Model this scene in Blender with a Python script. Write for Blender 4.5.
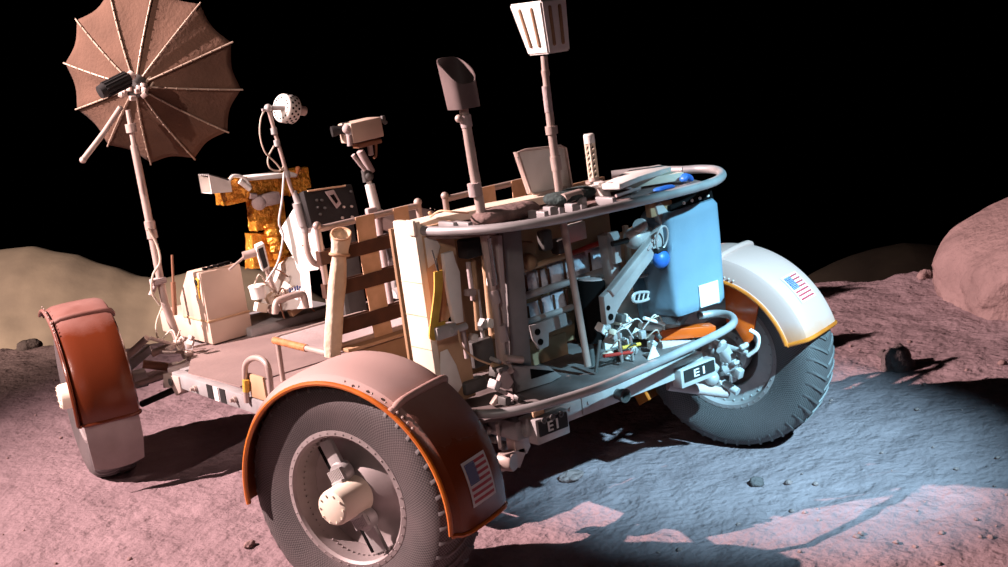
import bpy, bmesh, math, random
from mathutils import Vector, Matrix, noise
R_ = math.radians
random.seed(7)
for o in list(bpy.data.objects):
    bpy.data.objects.remove(o)
COL = bpy.context.scene.collection
SC = bpy.context.scene

# ------------------------------------------------------------------ camera
CAMP = Vector((-2.931, -4.683, 1.888))
CR = Vector((0.77187549, -0.62286926, -0.12744455))
CU = Vector((0.22794978, 0.08400191, 0.97004256))
CF = Vector((0.59350411, 0.77780304, -0.20682193))
FPX = 1292.0
cd = bpy.data.cameras.new('camera'); cam = bpy.data.objects.new('camera', cd); COL.objects.link(cam)
cd.sensor_width = 36.0; cd.lens = 36.0 * FPX / 1008.0
cd.clip_start = .05; cd.clip_end = 200
cam.matrix_world = Matrix(((CR.x, CU.x, -CF.x, CAMP.x), (CR.y, CU.y, -CF.y, CAMP.y), (CR.z, CU.z, -CF.z, CAMP.z), (0, 0, 0, 1)))
SC.camera = cam

# ------------------------------------------------------------------ world, lights, exposure
SC.view_settings.view_transform = 'Standard'
SC.view_settings.look = 'None'
SC.view_settings.gamma = 1.0
SC.view_settings.exposure = 0.0
SC.view_settings.use_curve_mapping = False
w = bpy.data.worlds.new('black_gallery'); SC.world = w; w.use_nodes = True
w.node_tree.nodes['Background'].inputs[0].default_value = (0.0, 0.0, 0.0, 1)
w.node_tree.nodes['Background'].inputs[1].default_value = 0.0

def spot(name, loc, target, power, color, angle, blend, size):
    l = bpy.data.lights.new(name, 'SPOT'); o = bpy.data.objects.new(name, l); COL.objects.link(o)
    l.energy = power; l.color = color; l.spot_size = R_(angle); l.spot_blend = blend; l.shadow_soft_size = size
    o.location = loc
    o.rotation_euler = (Vector(target) - Vector(loc)).to_track_quat('-Z', 'Y').to_euler()
    return o
spot('key_spotlight', (-5.9, 2.8, 5.6), (1.9, -1.3, 0), 10500, (1.0, .73, .71), 60, .9, .04)
spot('front_spotlight', (-5.0, -.9, 4.2), (-.35, 1.3, 1.15), 1050, (1.0, .76, .70), 29, .8, .03)
spot('blue_spotlight', (.25, -5.1, 3.5), (.85, -1.12, .0), 5000, (.37, .77, 1.0), 25, 1.0, .05)
spot('added_backdrop_wash', (-7.5, 2.0, 4.5), (.6, 11.5, .2), 14000, (1.0, .78, .62), 82, 1.0, .3)  # wash lamp added to brighten the hills, no fixture in view
spot('added_rack_fill', (-5.5, -6.0, 4.0), (-.35, -1.1, .95), 420, (1.0, .84, .78), 13, .9, .3)  # unseen lamp added to lift the left side of the rack
spot('added_soft_fill', (-5.5, -6.5, 4.5), (0, 0, .5), 30, (1.0, .86, .88), 50, .8, .8)  # weak ambient fill added over the whole rover, without a visible source

# ------------------------------------------------------------------ pixel rays on real planes
def ray(px, py):
    return CF + CR * ((px - 504.0) / FPX) - CU * ((py - 283.5) / FPX)
def AX(px, py, v): d = ray(px, py); return CAMP + d * ((v - CAMP.x) / d.x)
def AY(px, py, v): d = ray(px, py); return CAMP + d * ((v - CAMP.y) / d.y)
def AZ(px, py, v): d = ray(px, py); return CAMP + d * ((v - CAMP.z) / d.z)
def scale_at(p): return FPX / (Vector(p) - CAMP).dot(CF)     # pixels per metre

# ------------------------------------------------------------------ materials
def mat(name, c1, c2=None, rough=.6, metal=0.0, nscale=8.0, bump=0.0, bscale=40.0, coat=0.0, sss=0.0, contrast=(.35, .65), trans=0.0):
    m = bpy.data.materials.new(name); m.use_nodes = True
    nt = m.node_tree; b = nt.nodes['Principled BSDF']
    b.inputs['Roughness'].default_value = rough; b.inputs['Metallic'].default_value = metal
    b.inputs['Coat Weight'].default_value = coat
    tc = nt.nodes.new('ShaderNodeTexCoord')
    if c2 is None: c2 = tuple(x * .82 for x in c1)
    n = nt.nodes.new('ShaderNodeTexNoise'); n.inputs['Scale'].default_value = nscale; n.inputs['Detail'].default_value = 6
    nt.links.new(tc.outputs['Object'], n.inputs['Vector'])
    r = nt.nodes.new('ShaderNodeValToRGB')
    r.color_ramp.elements[0].position = contrast[0]; r.color_ramp.elements[1].position = contrast[1]
    r.color_ramp.elements[0].color = (*c1, 1); r.color_ramp.elements[1].color = (*c2, 1)
    nt.links.new(n.outputs['Fac'], r.inputs['Fac']); nt.links.new(r.outputs['Color'], b.inputs['Base Color'])
    if bump:
        n2 = nt.nodes.new('ShaderNodeTexNoise'); n2.inputs['Scale'].default_value = bscale; n2.inputs['Detail'].default_value = 5
        nt.links.new(tc.outputs['Object'], n2.inputs['Vector'])
        bp = nt.nodes.new('ShaderNodeBump'); bp.inputs['Strength'].default_value = bump; bp.inputs['Distance'].default_value = .02
        nt.links.new(n2.outputs['Fac'], bp.inputs['Height']); nt.links.new(bp.outputs['Normal'], b.inputs['Normal'])
    m.diffuse_color = (*c1, 1)
    return m

def ground_mat(name, c1, c2, bs=1.0):
    m = bpy.data.materials.new(name); m.use_nodes = True; nt = m.node_tree; b = nt.nodes['Principled BSDF']
    b.inputs['Roughness'].default_value = .95; b.inputs['Specular IOR Level'].default_value = .1
    tc = nt.nodes.new('ShaderNodeTexCoord')
    n = nt.nodes.new('ShaderNodeTexNoise'); n.inputs['Scale'].default_value = 2.2 * bs; n.inputs['Detail'].default_value = 8; n.inputs['Roughness'].default_value = .65
    nt.links.new(tc.outputs['Object'], n.inputs['Vector'])
    r = nt.nodes.new('ShaderNodeValToRGB'); r.color_ramp.elements[0].color = (*c1, 1); r.color_ramp.elements[1].color = (*c2, 1)
    r.color_ramp.elements[0].position = .3; r.color_ramp.elements[1].position = .7
    nt.links.new(n.outputs['Fac'], r.inputs['Fac']); nt.links.new(r.outputs['Color'], b.inputs['Base Color'])
    last = None
    for sc, st, di, kind in ((7, .6, .07, 'n'), (34, .55, .022, 'n'), (26, .2, .012, 'v')):
        if kind == 'n':
            t = nt.nodes.new('ShaderNodeTexNoise'); t.inputs['Detail'].default_value = 6; out = t.outputs['Fac']
        else:
            t = nt.nodes.new('ShaderNodeTexVoronoi'); out = t.outputs['Distance']
        t.inputs['Scale'].default_value = sc * bs
        nt.links.new(tc.outputs['Object'], t.inputs['Vector'])
        bp = nt.nodes.new('ShaderNodeBump'); bp.inputs['Strength'].default_value = st; bp.inputs['Distance'].default_value = di
        nt.links.new(out, bp.inputs['Height'])
        if last: nt.links.new(last.outputs['Normal'], bp.inputs['Normal'])
        last = bp
    nt.links.new(last.outputs['Normal'], b.inputs['Normal'])
    return m

def weave_mat(name, c1, c2, ku, kv, dust, strength=.7):
    """woven wire mesh, from the tyre's own UVs"""
    m = bpy.data.materials.new(name); m.use_nodes = True; nt = m.node_tree; b = nt.nodes['Principled BSDF']
    b.inputs['Roughness'].default_value = .6; b.inputs['Metallic'].default_value = .15
    uv = nt.nodes.new('ShaderNodeUVMap')
    mp = nt.nodes.new('ShaderNodeMapping'); mp.inputs['Scale'].default_value = (ku, kv, 1)
    nt.links.new(uv.outputs['UV'], mp.inputs['Vector'])
    ck = nt.nodes.new('ShaderNodeTexChecker'); ck.inputs['Scale'].default_value = 1
    nt.links.new(mp.outputs['Vector'], ck.inputs['Vector'])
    ck.inputs['Color1'].default_value = (*c1, 1); ck.inputs['Color2'].default_value = (*c2, 1)
    tc = nt.nodes.new('ShaderNodeTexCoord')
    n = nt.nodes.new('ShaderNodeTexNoise'); n.inputs['Scale'].default_value = 5; n.inputs['Detail'].default_value = 6
    nt.links.new(tc.outputs['Object'], n.inputs['Vector'])
    r = nt.nodes.new('ShaderNodeValToRGB'); r.color_ramp.elements[0].position = .38; r.color_ramp.elements[1].position = .75
    r.color_ramp.elements[0].color = (0, 0, 0, 1); r.color_ramp.elements[1].color = (.75, .75, .75, 1)
    nt.links.new(n.outputs['Fac'], r.inputs['Fac'])
    mx = nt.nodes.new('ShaderNodeMix'); mx.data_type = 'RGBA'
    nt.links.new(r.outputs['Color'], mx.inputs[0]); nt.links.new(ck.outputs['Color'], mx.inputs[6]); mx.inputs[7].default_value = (*dust, 1)
    nt.links.new(mx.outputs[2], b.inputs['Base Color'])
    bp = nt.nodes.new('ShaderNodeBump'); bp.inputs['Strength'].default_value = strength; bp.inputs['Distance'].default_value = .004
    nt.links.new(ck.outputs['Fac'], bp.inputs['Height']); nt.links.new(bp.outputs['Normal'], b.inputs['Normal'])
    return m

def fender_mat(name, base, dust, lo, hi, rough=.28):
    """glossy fibreglass with dust settled on the crown (object height)"""
    m = bpy.data.materials.new(name); m.use_nodes = True; nt = m.node_tree; b = nt.nodes['Principled BSDF']
    tc = nt.nodes.new('ShaderNodeTexCoord'); sp = nt.nodes.new('ShaderNodeSeparateXYZ'); nt.links.new(tc.outputs['Object'], sp.inputs[0])
    n = nt.nodes.new('ShaderNodeTexNoise'); n.inputs['Scale'].default_value = 6; n.inputs['Detail'].default_value = 7
    nt.links.new(tc.outputs['Object'], n.inputs['Vector'])
    ma = nt.nodes.new('ShaderNodeMath'); ma.operation = 'MULTIPLY_ADD'; ma.inputs[1].default_value = .16
    nt.links.new(n.outputs['Fac'], ma.inputs[0]); nt.links.new(sp.outputs['Z'], ma.inputs[2])
    mr = nt.nodes.new('ShaderNodeMapRange'); mr.inputs['From Min'].default_value = lo + .08; mr.inputs['From Max'].default_value = hi + .08
    nt.links.new(ma.outputs[0], mr.inputs['Value'])
    mx = nt.nodes.new('ShaderNodeMix'); mx.data_type = 'RGBA'
    nt.links.new(mr.outputs['Result'], mx.inputs[0]); mx.inputs[6].default_value = (*base, 1); mx.inputs[7].default_value = (*dust, 1)
    nt.links.new(mx.outputs[2], b.inputs['Base Color'])
    rr = nt.nodes.new('ShaderNodeMapRange'); rr.inputs['To Min'].default_value = rough; rr.inputs['To Max'].default_value = .75
    nt.links.new(mr.outputs['Result'], rr.inputs['Value']); nt.links.new(rr.outputs['Result'], b.inputs['Roughness'])
    n2 = nt.nodes.new('ShaderNodeTexNoise'); n2.inputs['Scale'].default_value = 220; nt.links.new(tc.outputs['Object'], n2.inputs['Vector'])
    bp = nt.nodes.new('ShaderNodeBump'); bp.inputs['Strength'].default_value = .12; bp.inputs['Distance'].default_value = .004
    nt.links.new(n2.outputs['Fac'], bp.inputs['Height']); nt.links.new(bp.outputs['Normal'], b.inputs['Normal'])
    return m

M = {}
M['grey'] = mat('dusty_grey_metal', (.40, .39, .39), (.30, .29, .29), .45, .25, 10)
M['lgrey'] = mat('light_grey_metal', (.50, .48, .47), (.36, .345, .34), .42, .2, 10)
M['dgrey'] = mat('dark_grey_metal', (.13, .125, .12), (.08, .078, .075), .5, .3, 10)
M['steel'] = mat('polished_steel', (.62, .60, .58), (.45, .43, .42), .25, .8, 12)
M['boxcream'] = mat('warm_cream_paint', (.60, .46, .37), (.52, .39, .31), .6, 0, 5)
M['white'] = mat('white_paint', (.82, .80, .76), (.70, .67, .62), .55, 0, 9)
M['cream'] = mat('cream_paint', (.80, .71, .58), (.70, .61, .48), .6, 0, 5)
M['cream_cloth'] = mat('cream_cloth', (.78, .65, .49), (.60, .46, .32), .9, 0, 9, .5, 25)
M['tan'] = mat('tan_paint', (.60, .39, .24), (.40, .25, .14), .65, 0, 5)
M['wood'] = mat('brown_board', (.36, .22, .12), (.24, .14, .075), .65, 0, 6)
M['brown'] = mat('dark_brown_webbing', (.085, .032, .016), (.05, .02, .01), .8, 0, 14)
M['tanweb'] = mat('tan_webbing', (.70, .46, .29), (.55, .34, .2), .85, 0, 14)
M['orangewrap'] = mat('orange_tape', (.62, .24, .09), (.45, .15, .05), .6, 0, 20, .4, 60)
M['orange'] = mat('translucent_orange_panel', (.75, .11, .008), (.55, .075, .006), .3, 0, 6, coat=.3)
M['lip'] = mat('orange_edge', (.62, .17, .02), (.42, .10, .012), .3, 0, 8, coat=.3)
M['black'] = mat('black_paint', (.006, .0055, .0055), (.010, .009, .009), .7, 0, 10)
M['blackmat'] = mat('matt_black', (.004, .0035, .0035), (.006, .005, .005), .95)
M['blackmat'].node_tree.nodes['Principled BSDF'].inputs['Specular IOR Level'].default_value = .08
M['gold'] = mat('gold_foil', (.88, .42, .06), (.55, .20, .02), .24, .6, 18, 1.0, 30)
M['yellow'] = mat('yellow_strap', (.70, .44, .07), (.52, .30, .04), .6, 0, 20)
M['bagblue'] = mat('blue_bag_cloth', (.155, .235, .30), (.125, .20, .265), .75, 0, 3, .25, 9)
M['bluedeep'] = mat('deep_blue_plastic', (.03, .16, .55), (.02, .10, .40), .4)
M['pouch'] = mat('pale_plastic_pouch', (.72, .76, .84), (.45, .50, .60), .35, 0, 25, .6, 30)
M['dish'] = mat('brown_mesh_cloth', (.115, .058, .035), (.08, .039, .022), .9, 0, 5, .25, 60)
M['rib'] = mat('pale_rib', (.46, .36, .28), (.32, .24, .18), .5, .2)
M['mast'] = mat('dusty_mast_tube', (.55, .44, .39), (.42, .33, .295), .42, .25, 9)
M['dusty'] = mat('dusty_pink_grey', (.46, .37, .36), (.36, .29, .28), .85, 0, 5, .15, 60)
M['deck'] = mat('worn_deck_metal', (.22, .19, .185), (.11, .085, .08), .6, .2, 6)
M['floorp'] = mat('dusty_floor_sheet', (.235, .168, .154), (.185, .13, .12), .85, 0, 4, .1, 60)
M['dcloth'] = mat('dark_brown_cloth', (.26, .175, .16), (.13, .085, .075), .95, 0, 14, .6, 30)
M['netgreen'] = mat('dark_green_net', (.045, .075, .072), (.018, .03, .03), .9, 0, 30, .6, 60)
M['hood'] = mat('dark_hood_paint', (.15, .11, .105), (.11, .08, .076), .6, 0, 8)
M['midgrey'] = mat('mid_grey_plate', (.25, .235, .23), (.19, .18, .175), .5, .2, 8)
M['red'] = mat('red_tube', (.42, .03, .02), None, .5)
M['flagred'] = mat('flag_red', (.45, .05, .06), None, .6)
M['flagblue'] = mat('flag_blue', (.04, .07, .22), None, .6)
M['flagwhite'] = mat('flag_white', (.75, .72, .70), None, .6)
M['fender'] = fender_mat('dusty_fibreglass', (.30, .085, .028), (.40, .27, .245), .22, .40)
M['fender_front'] = fender_mat('red_brown_fibreglass', (.105, .022, .008), (.30, .17, .15), .33, .50, .2)
M['fenderx'] = fender_mat('brown_fibreglass', (.17, .036, .010), (.28, .17, .15), .20, .40, .22)
M['fender_pale'] = fender_mat('pale_fibreglass', (.50, .16, .035), (.46, .265, .225), .07, .19, .25)  # dust colour also carries the pink key light on this fender
M['flap'] = mat('grey_flap', (.36, .30, .29), (.27, .22, .21), .7, 0, 6)
M['tire'] = weave_mat('woven_wire_mesh', (.125, .108, .108), (.042, .037, .037), 420, 84, (.145, .113, .113))
M['rim'] = mat('dusty_rim', (.34, .29, .285), (.25, .21, .205), .55, .25, 8)
M['rimdark'] = mat('dark_rim', (.10, .09, .09), (.07, .06, .06), .6, .2, 8)
M['lug'] = mat('tread_metal', (.15, .135, .135), (.10, .09, .09), .6, .2, 12)
M['wire'] = mat('pale_cable', (.62, .52, .42), None, .6)
M['wirebrown'] = mat('brown_cable', (.24, .11, .06), None, .6)
M['soil'] = ground_mat('pinkish_grey_soil', (.27, .19, .20), (.185, .127, .135))
M['rock'] = ground_mat('pinkish_boulder_rock', (.31, .205, .195), (.18, .118, .113), 1.1)
M['darkrock'] = ground_mat('dark_stone', (.13, .10, .10), (.08, .06, .06), 2)
M['hill'] = mat('tan_hillside', (.37, .285, .225), (.17, .13, .11), 1.0, 0, .7, .5, 4)

# ------------------------------------------------------------------ mesh builder
class MB:
    def __init__(s): s.bm = bmesh.new(); s.mats = []
    def _mi(s, m):
        if m is None: return 0
        if m not in s.mats: s.mats.append(m)
        return s.mats.index(m)
    def faces(s, vs, fs, m=None):
        mi = s._mi(m); bv = [s.bm.verts.new(v) for v in vs]; out = []
        for f in fs:
            try:
                ff = s.bm.faces.new([bv[i] for i in f]); ff.material_index = mi; out.append(ff)
            except ValueError: pass
        return out
    def box(s, c, size, rot=None, bev=.0, m=None):
        b2 = bmesh.new(); bmesh.ops.create_cube(b2, size=1)
        for v in b2.verts: v.co = Vector((v.co.x * size[0], v.co.y * size[1], v.co.z * size[2]))
        if bev: bmesh.ops.bevel(b2, geom=list(b2.edges), offset=min(bev, min(size) * .45), segments=2, affect='EDGES', profile=.5)
        for v in b2.verts: v.co = (rot @ v.co if rot else v.co) + Vector(c)
        s._merge(b2, m); return s
    def _merge(s, b2, m=None):
        b2.verts.index_update()
        s.faces([v.co.copy() for v in b2.verts], [[v.index for v in f.verts] for f in b2.faces], m); b2.free()
    def tube(s, pts, r, seg=12, cap=True, m=None, rads=None, closed=False):
        pts = [Vector(p) for p in pts]; n = len(pts); rings = []; nrm = None
        for i, p in enumerate(pts):
            a = pts[i - 1] if (i > 0 or closed) else pts[i]; b = pts[(i + 1) % n] if (i < n - 1 or closed) else pts[i]
            t = (b - a)
            t = t.normalized() if t.length > 1e-9 else Vector((0, 0, 1))
            if nrm is None:
                nrm = t.orthogonal().normalized()
            else:
                nrm = (nrm - t * nrm.dot(t))
                nrm = nrm.normalized() if nrm.length > 1e-6 else t.orthogonal().normalized()
            bn = t.cross(nrm); rr = rads[i] if rads else r
            rings.append([p + (nrm * math.cos(2 * math.pi * k / seg) + bn * math.sin(2 * math.pi * k / seg)) * rr for k in range(seg)])
        vs = [v for q in rings for v in q]; fs = []
        for i in range(n if closed else n - 1):
            j = (i + 1) % n
            for k in range(seg):
                k2 = (k + 1) % seg; fs.append((i * seg + k, i * seg + k2, j * seg + k2, j * seg + k))
        if cap and not closed:
            fs.append(tuple(reversed(range(seg)))); fs.append(tuple((n - 1) * seg + k for k in range(seg)))
        s.faces(vs, fs, m); return s
    def cyl(s, a, b, r0, r1=None, seg=20, m=None):
        return s.tube([a, b], r0, seg, True, m, [r0, r0 if r1 is None else r1])
    def lathe(s, prof, origin, axis, seg=32, m=None, ref=None):
        """prof: list of (distance along axis, radius)"""
        ax = Vector(axis).normalized(); n = (Vector(ref) if ref else ax.orthogonal()); n = (n - ax * n.dot(ax)).normalized(); b = ax.cross(n); o = Vector(origin)
        vs = []; fs = []
        for (h, r) in prof:
            for k in range(seg):
                a = 2 * math.pi * k / seg; vs.append(o + ax * h + (n * math.cos(a) + b * math.sin(a)) * max(r, 1e-5))
        for i in range(len(prof) - 1):
            for k in range(seg):
                k2 = (k + 1) % seg; fs.append((i * seg + k, i * seg + k2, (i + 1) * seg + k2, (i + 1) * seg + k))
        s.faces(vs, fs, m); return s
    def prism(s, poly, vec, m=None, bev=0):
        """closed solid: polygon (3D points) swept along vec"""
        b2 = bmesh.new(); v = Vector(vec); n = len(poly)
        a = [b2.verts.new(Vector(p)) for p in poly]; b = [b2.verts.new(Vector(p) + v) for p in poly]
        b2.faces.new(list(reversed(a))); b2.faces.new(b)
        for i in range(n): b2.faces.new([a[i], a[(i + 1) % n], b[(i + 1) % n], b[i]])
        bmesh.ops.recalc_face_normals(b2, faces=b2.faces)
        if bev: bmesh.ops.bevel(b2, geom=list(b2.edges), offset=bev, segments=2, affect='EDGES', profile=.5)
        s._merge(b2, m); return s
    def ball(s, c, r, sc=(1, 1, 1), rot=None, seg=16, m=None):
        b2 = bmesh.new(); bmesh.ops.create_uvsphere(b2, u_segments=seg, v_segments=seg // 2, radius=r)
        for v in b2.verts:
            q = Vector((v.co.x * sc[0], v.co.y * sc[1], v.co.z * sc[2])); v.co = (rot @ q if rot else q) + Vector(c)
        s._merge(b2, m); return s
    def strip(s, pts, width, thick, m=None):
        """flat webbing along pts; width vector, thickness scalar"""
        pts = [Vector(p) for p in pts]; wv = Vector(width) * .5; vs = []; fs = []; n = len(pts)
        for i, p in enumerate(pts):
            t = (pts[min(i + 1, n - 1)] - pts[max(i - 1, 0)]).normalized(); nn = t.cross(wv).normalized() * thick * .5
            vs += [p + wv + nn, p - wv + nn, p - wv - nn, p + wv - nn]
        for i in range(n - 1):
            for k in range(4): fs.append((i * 4 + k, i * 4 + (k + 1) % 4, i * 4 + 4 + (k + 1) % 4, i * 4 + 4 + k))
        fs += [(3, 2, 1, 0), tuple(4 * (n - 1) + k for k in range(4))]
        s.faces(vs, fs, m); return s
    def build(s, name, m=None, parent=None, local=False, sharp=38, loc=None):
        bm = s.bm; bmesh.ops.recalc_face_normals(bm, faces=bm.faces)
        for f in bm.faces: f.smooth = True
        for e in bm.edges:
            if len(e.link_faces) == 2 and e.calc_face_angle(0) > R_(sharp): e.smooth = False
        if parent and not local:
            off = wloc(parent)
        elif loc is not None: off = Vector(loc)
        elif not parent:
            xs = [v.co for v in bm.verts]
            off = Vector(((min(v.x for v in xs) + max(v.x for v in xs)) / 2, (min(v.y for v in xs) + max(v.y for v in xs)) / 2, min(v.z for v in xs)))
        else: off = Vector()
        for v in bm.verts: v.co -= off
        me = bpy.data.meshes.new(name); bm.to_mesh(me); bm.free()
        ms = s.mats if s.mats else [m]
        if s.mats and m is not None: ms = s.mats
        for x in ms: me.materials.append(x)
        o = bpy.data.objects.new(name, me); COL.objects.link(o)
        if parent: o.parent = parent
        else: o.location = off
        return o
def wloc(o):
    v = Vector(o.location)
    while o.parent: o = o.parent; v += Vector(o.location)
    return v
def tag(o, label=None, cat=None, group=None, kind=None):
    if label: o['label'] = label
    if cat: o['category'] = cat
    if group: o['group'] = group
    if kind: o['kind'] = kind
    return o
def thing(name, label, cat, loc=(0, 0, 0), group=None):
    o = bpy.data.objects.new(name, None); COL.objects.link(o); o.location = loc; o.empty_display_size = .1
    return tag(o, label, cat, group)
def smooth(pts, n=4, closed=False):
    """Catmull-Rom through points"""
    P = [Vector(p) for p in pts]; out = []; L = len(P)
    rng = L if closed else L - 1
    for i in range(rng):
        p0 = P[(i - 1) % L] if (closed or i > 0) else P[0] * 2 - P[1]
        p1 = P[i]; p2 = P[(i + 1) % L]; p3 = P[(i + 2) % L] if (closed or i + 2 < L) else P[-1] * 2 - P[-2]
        for k in range(n):
            t = k / n
            out.append(.5 * ((2 * p1) + (p2 - p0) * t + (2 * p0 - 5 * p1 + 4 * p2 - p3) * t * t + (3 * p1 - p0 - 3 * p2 + p3) * t ** 3))
    if not closed: out.append(P[-1])
    return out
def V(*a): return Vector(a)
def pxbox(mb, cx, cy, y, wpx, hpx, d, bev=.004, rot=None, m=None):
    """box whose aft (-y) face is seen centred at a pixel on the plane y; wpx, hpx are its apparent sizes"""
    c = AY(cx, cy, y); s = scale_at(c)
    mb.box(c + V(0, d / 2, 0), (wpx / (.79 * s), d, hpx / s), rot, bev, m); return c

# ================================================================== GROUND, HILLS, BOULDER
VD = V(.6066, .7950, 0); VT = V(.7950, -.6066, 0)           # along / across the view on the ground
crest = []
for q in [(-200, 372), (0, 350), (40, 346), (90, 346), (150, 345), (400, 330), (700, 296), (830, 281), (850, 279), (880, 279), (930, 272), (1008, 268), (1300, 240)]:
    p = AZ(q[0], q[1], 0); crest.append((p.dot(VT), p.dot(VD)))
crest.sort()
def lerp_tab(tab, t):
    if t <= tab[0][0]: return tab[0][1]
    for (a, b), (c, d) in zip(tab, tab[1:]):
        if t <= c: return b + (d - b) * (t - a) / (c - a)
    return tab[-1][1]
def fbm(x, y, sc, oc=4): return noise.fractal(Vector((x * sc, y * sc, 3.3)), 1.0, 2.1, oc)
WHEELS_XY = [(-.915, -1.143), (.915, -1.143), (-.912, 1.213), (.915, 1.143)]
def ground_z(x, y):
    t = x * VT.x + y * VT.y; s = x * VD.x + y * VD.y
    z = .018 * fbm(x, y, 1.1) + .013 * fbm(x + 9, y, 5.0, 3)
    z += .008 * noise.noise(Vector((x * 12, y * 12, 0)))
    for wx, wy in WHEELS_XY:
        d = math.hypot(x - wx, y - wy)
        if d < .7: z = z * min(1, (d / .7)) - .004 * max(0, 1 - d / .5)
    ds = s - lerp_tab(crest, t)
    if ds > -.35: z += .02 * math.sin(t * 9 + 2 * fbm(t, 0, 1.3)) * max(0, 1 - abs(ds) / .35)
    if ds > 0: z -= min(6.0, .45 * ds + .05 * ds * ds)
    return z
def terrain():
    xs = []; x = -8.0
    while x < 9.0:
        xs.append(x); x += .035 if -2.6 < x < 4.2 else .12
    ys = []; y = -8.5
    while y < 11.0:
        ys.append(y); y += .035 if -3.4 < y < 5.2 else .12
    vs = [(x, y, ground_z(x, y)) for y in ys for x in xs]; n = len(xs)
    fs = [(j * n + i, j * n + i + 1, (j + 1) * n + i + 1, (j + 1) * n + i) for j in range(len(ys) - 1) for i in range(n - 1)]
    me = bpy.data.meshes.new('ground'); me.from_pydata(vs, [], fs); me.materials.append(M['soil'])
    me.polygons.foreach_set('use_smooth', [True] * len(me.polygons))
    o = bpy.data.objects.new('ground', me); COL.objects.link(o); tag(o, kind='structure')
terrain()

def hill(name, prof, s0):
    """ridge at distance s0 along the view, crest heights from its silhouette"""
    tab = []
    for px, py in prof:
        d = ray(px, py); k = (s0 - CAMP.dot(VD)) / d.dot(VD); p = CAMP + d * k; tab.append((p.dot(VT), p.z))
    tab.sort(); t0, t1 = tab[0][0], tab[-1][0]; nt, ns = 150, 60; vs = []; fs = []
    for j in range(ns + 1):
        v = j / ns; ds = -3.0 + 6.0 * v
        for i in range(nt + 1):
            t = t0 + (t1 - t0) * i / nt; hc = lerp_tab(tab, t)
            f = 1 - (abs(ds) / 3.0) ** 1.5
            z = hc - 2.2 + 2.2 * f + (.045 * fbm(t * 1.0, ds * 1.0, .8, 5) + .015 * fbm(t, ds, 2.6, 4)) * (3.0 if abs(ds) > 1.0 else 2.2 if abs(ds) > .7 else 1 if abs(ds) > .4 else .4)
            p = VT * t + VD * (s0 + ds); vs.append((p.x, p.y, z))
    n = nt + 1
    fs = [(j * n + i, j * n + i + 1, (j + 1) * n + i + 1, (j + 1) * n + i) for j in range(ns) for i in range(nt)]
    me = bpy.data.meshes.new(name); me.from_pydata(vs, [], fs); me.materials.append(M['hill'])
    me.polygons.foreach_set('use_smooth', [True] * len(me.polygons))
    o = bpy.data.objects.new(name, me); COL.objects.link(o); tag(o, kind='structure')
hill('hill_left', [(-260, 330), (-120, 268), (-40, 252), (0, 249), (30, 246), (50, 251), (75, 255), (95, 263), (115, 268), (135, 276), (160, 279), (190, 271), (215, 266), (240, 266), (270, 272), (300, 285), (360, 320)], 10.5)
hill('hill_right', [(770, 310), (800, 285), (815, 274), (835, 264), (855, 256), (880, 248), (905, 243), (925, 244), (945, 246), (980, 252), (1040, 262), (1120, 300)], 10.0)

def rock(name, c, sc, seed, m, label, cat, sub=4, amp=.22, group=None, fr=1.0):
    bm = bmesh.new(); bmesh.ops.create_icosphere(bm, subdivisions=sub, radius=1)
    for v in bm.verts:
        d = v.co.normalized(); q = d * fr + Vector((seed * 3.1, seed, -seed))
        k = 1 + amp * noise.fractal(q * 1.1, 1.0, 2.0, 5) + amp * .25 * noise.noise(q * 6)
        # flatten facets a little
        v.co = Vector((d.x * sc[0], d.y * sc[1], d.z * sc[2])) * k
    mb = MB(); mb._merge(bm); mn = min(v.co.z for v in mb.bm.verts)
    for v in mb.bm.verts: v.co += Vector(c)
    o = mb.build(name, m, sharp=80)
    return tag(o, label, cat, group)
# the big boulder: box-like, base line seen at (932..1008, 312..335)
def boulder():
    bm = bmesh.new(); bmesh.ops.create_icosphere(bm, subdivisions=6, radius=1)
    c = V(3.90, -1.24, 0)
    for v in bm.verts:
        d = v.co.normalized(); e = 4.5
        k0 = (abs(d.dot(VT)) ** e + abs(d.dot(VD)) ** e + abs(d.z) ** e) ** (-1 / e)
        q = d * 1.0 + Vector((4.2, 1.7, 0))
        k = k0 * (1 + .07 * noise.fractal(q * 1.3, 1.0, 2.0, 6) + .020 * noise.noise(q * 5) + .010 * noise.noise(q * 13))
        t = d.dot(VT) * k; s = d.dot(VD) * k; z = d.z * k
        H = min(1.1, .31 + .30 * (t + 1))
        z2 = -.40 + (z + 1) / 2 * (H + .40)
        p = VT * (t * .9) + VD * (s * .55); v.co = c + Vector((p.x, p.y, z2))
    mb = MB(); mb._merge(bm)
    tag(mb.build('boulder', M['rock'], sharp=80), 'huge rounded pinkish boulder at the right edge of the ground', 'boulder')
boulder()
def stone(px, py, r, seed, label, dark=True, sq=.7):
    p = AZ(px, py, 0); z = ground_z(p.x, p.y)
    rock('stone', (p.x, p.y, z + r * .25), (r, r * .8, r * sq), seed, M['darkrock'] if dark else M['rock'], label, 'stone', 3, .35)
stone(30, 347, .085, 3.1, 'dark stone on the left crest of the ground below the tan hill')
stone(897, 368, .085, 5.2, 'pointed stone in the rover shadow between right rear wheel and boulder', True, 1.0)
stone(757, 486, .030, 6.6, 'small lone stone on the blue lit ground under the right rear wheel')
stone(884, 358, .035, 7.1, 'small stone just left of the pointed stone in the shadow', True)
stone(250, 548, .022, 8.4, 'pebble on pink soil left of the near wheel', False)
stone(925, 279, .05, 9.3, 'stone at the foot of the boulder by the brown hill', False)

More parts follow.
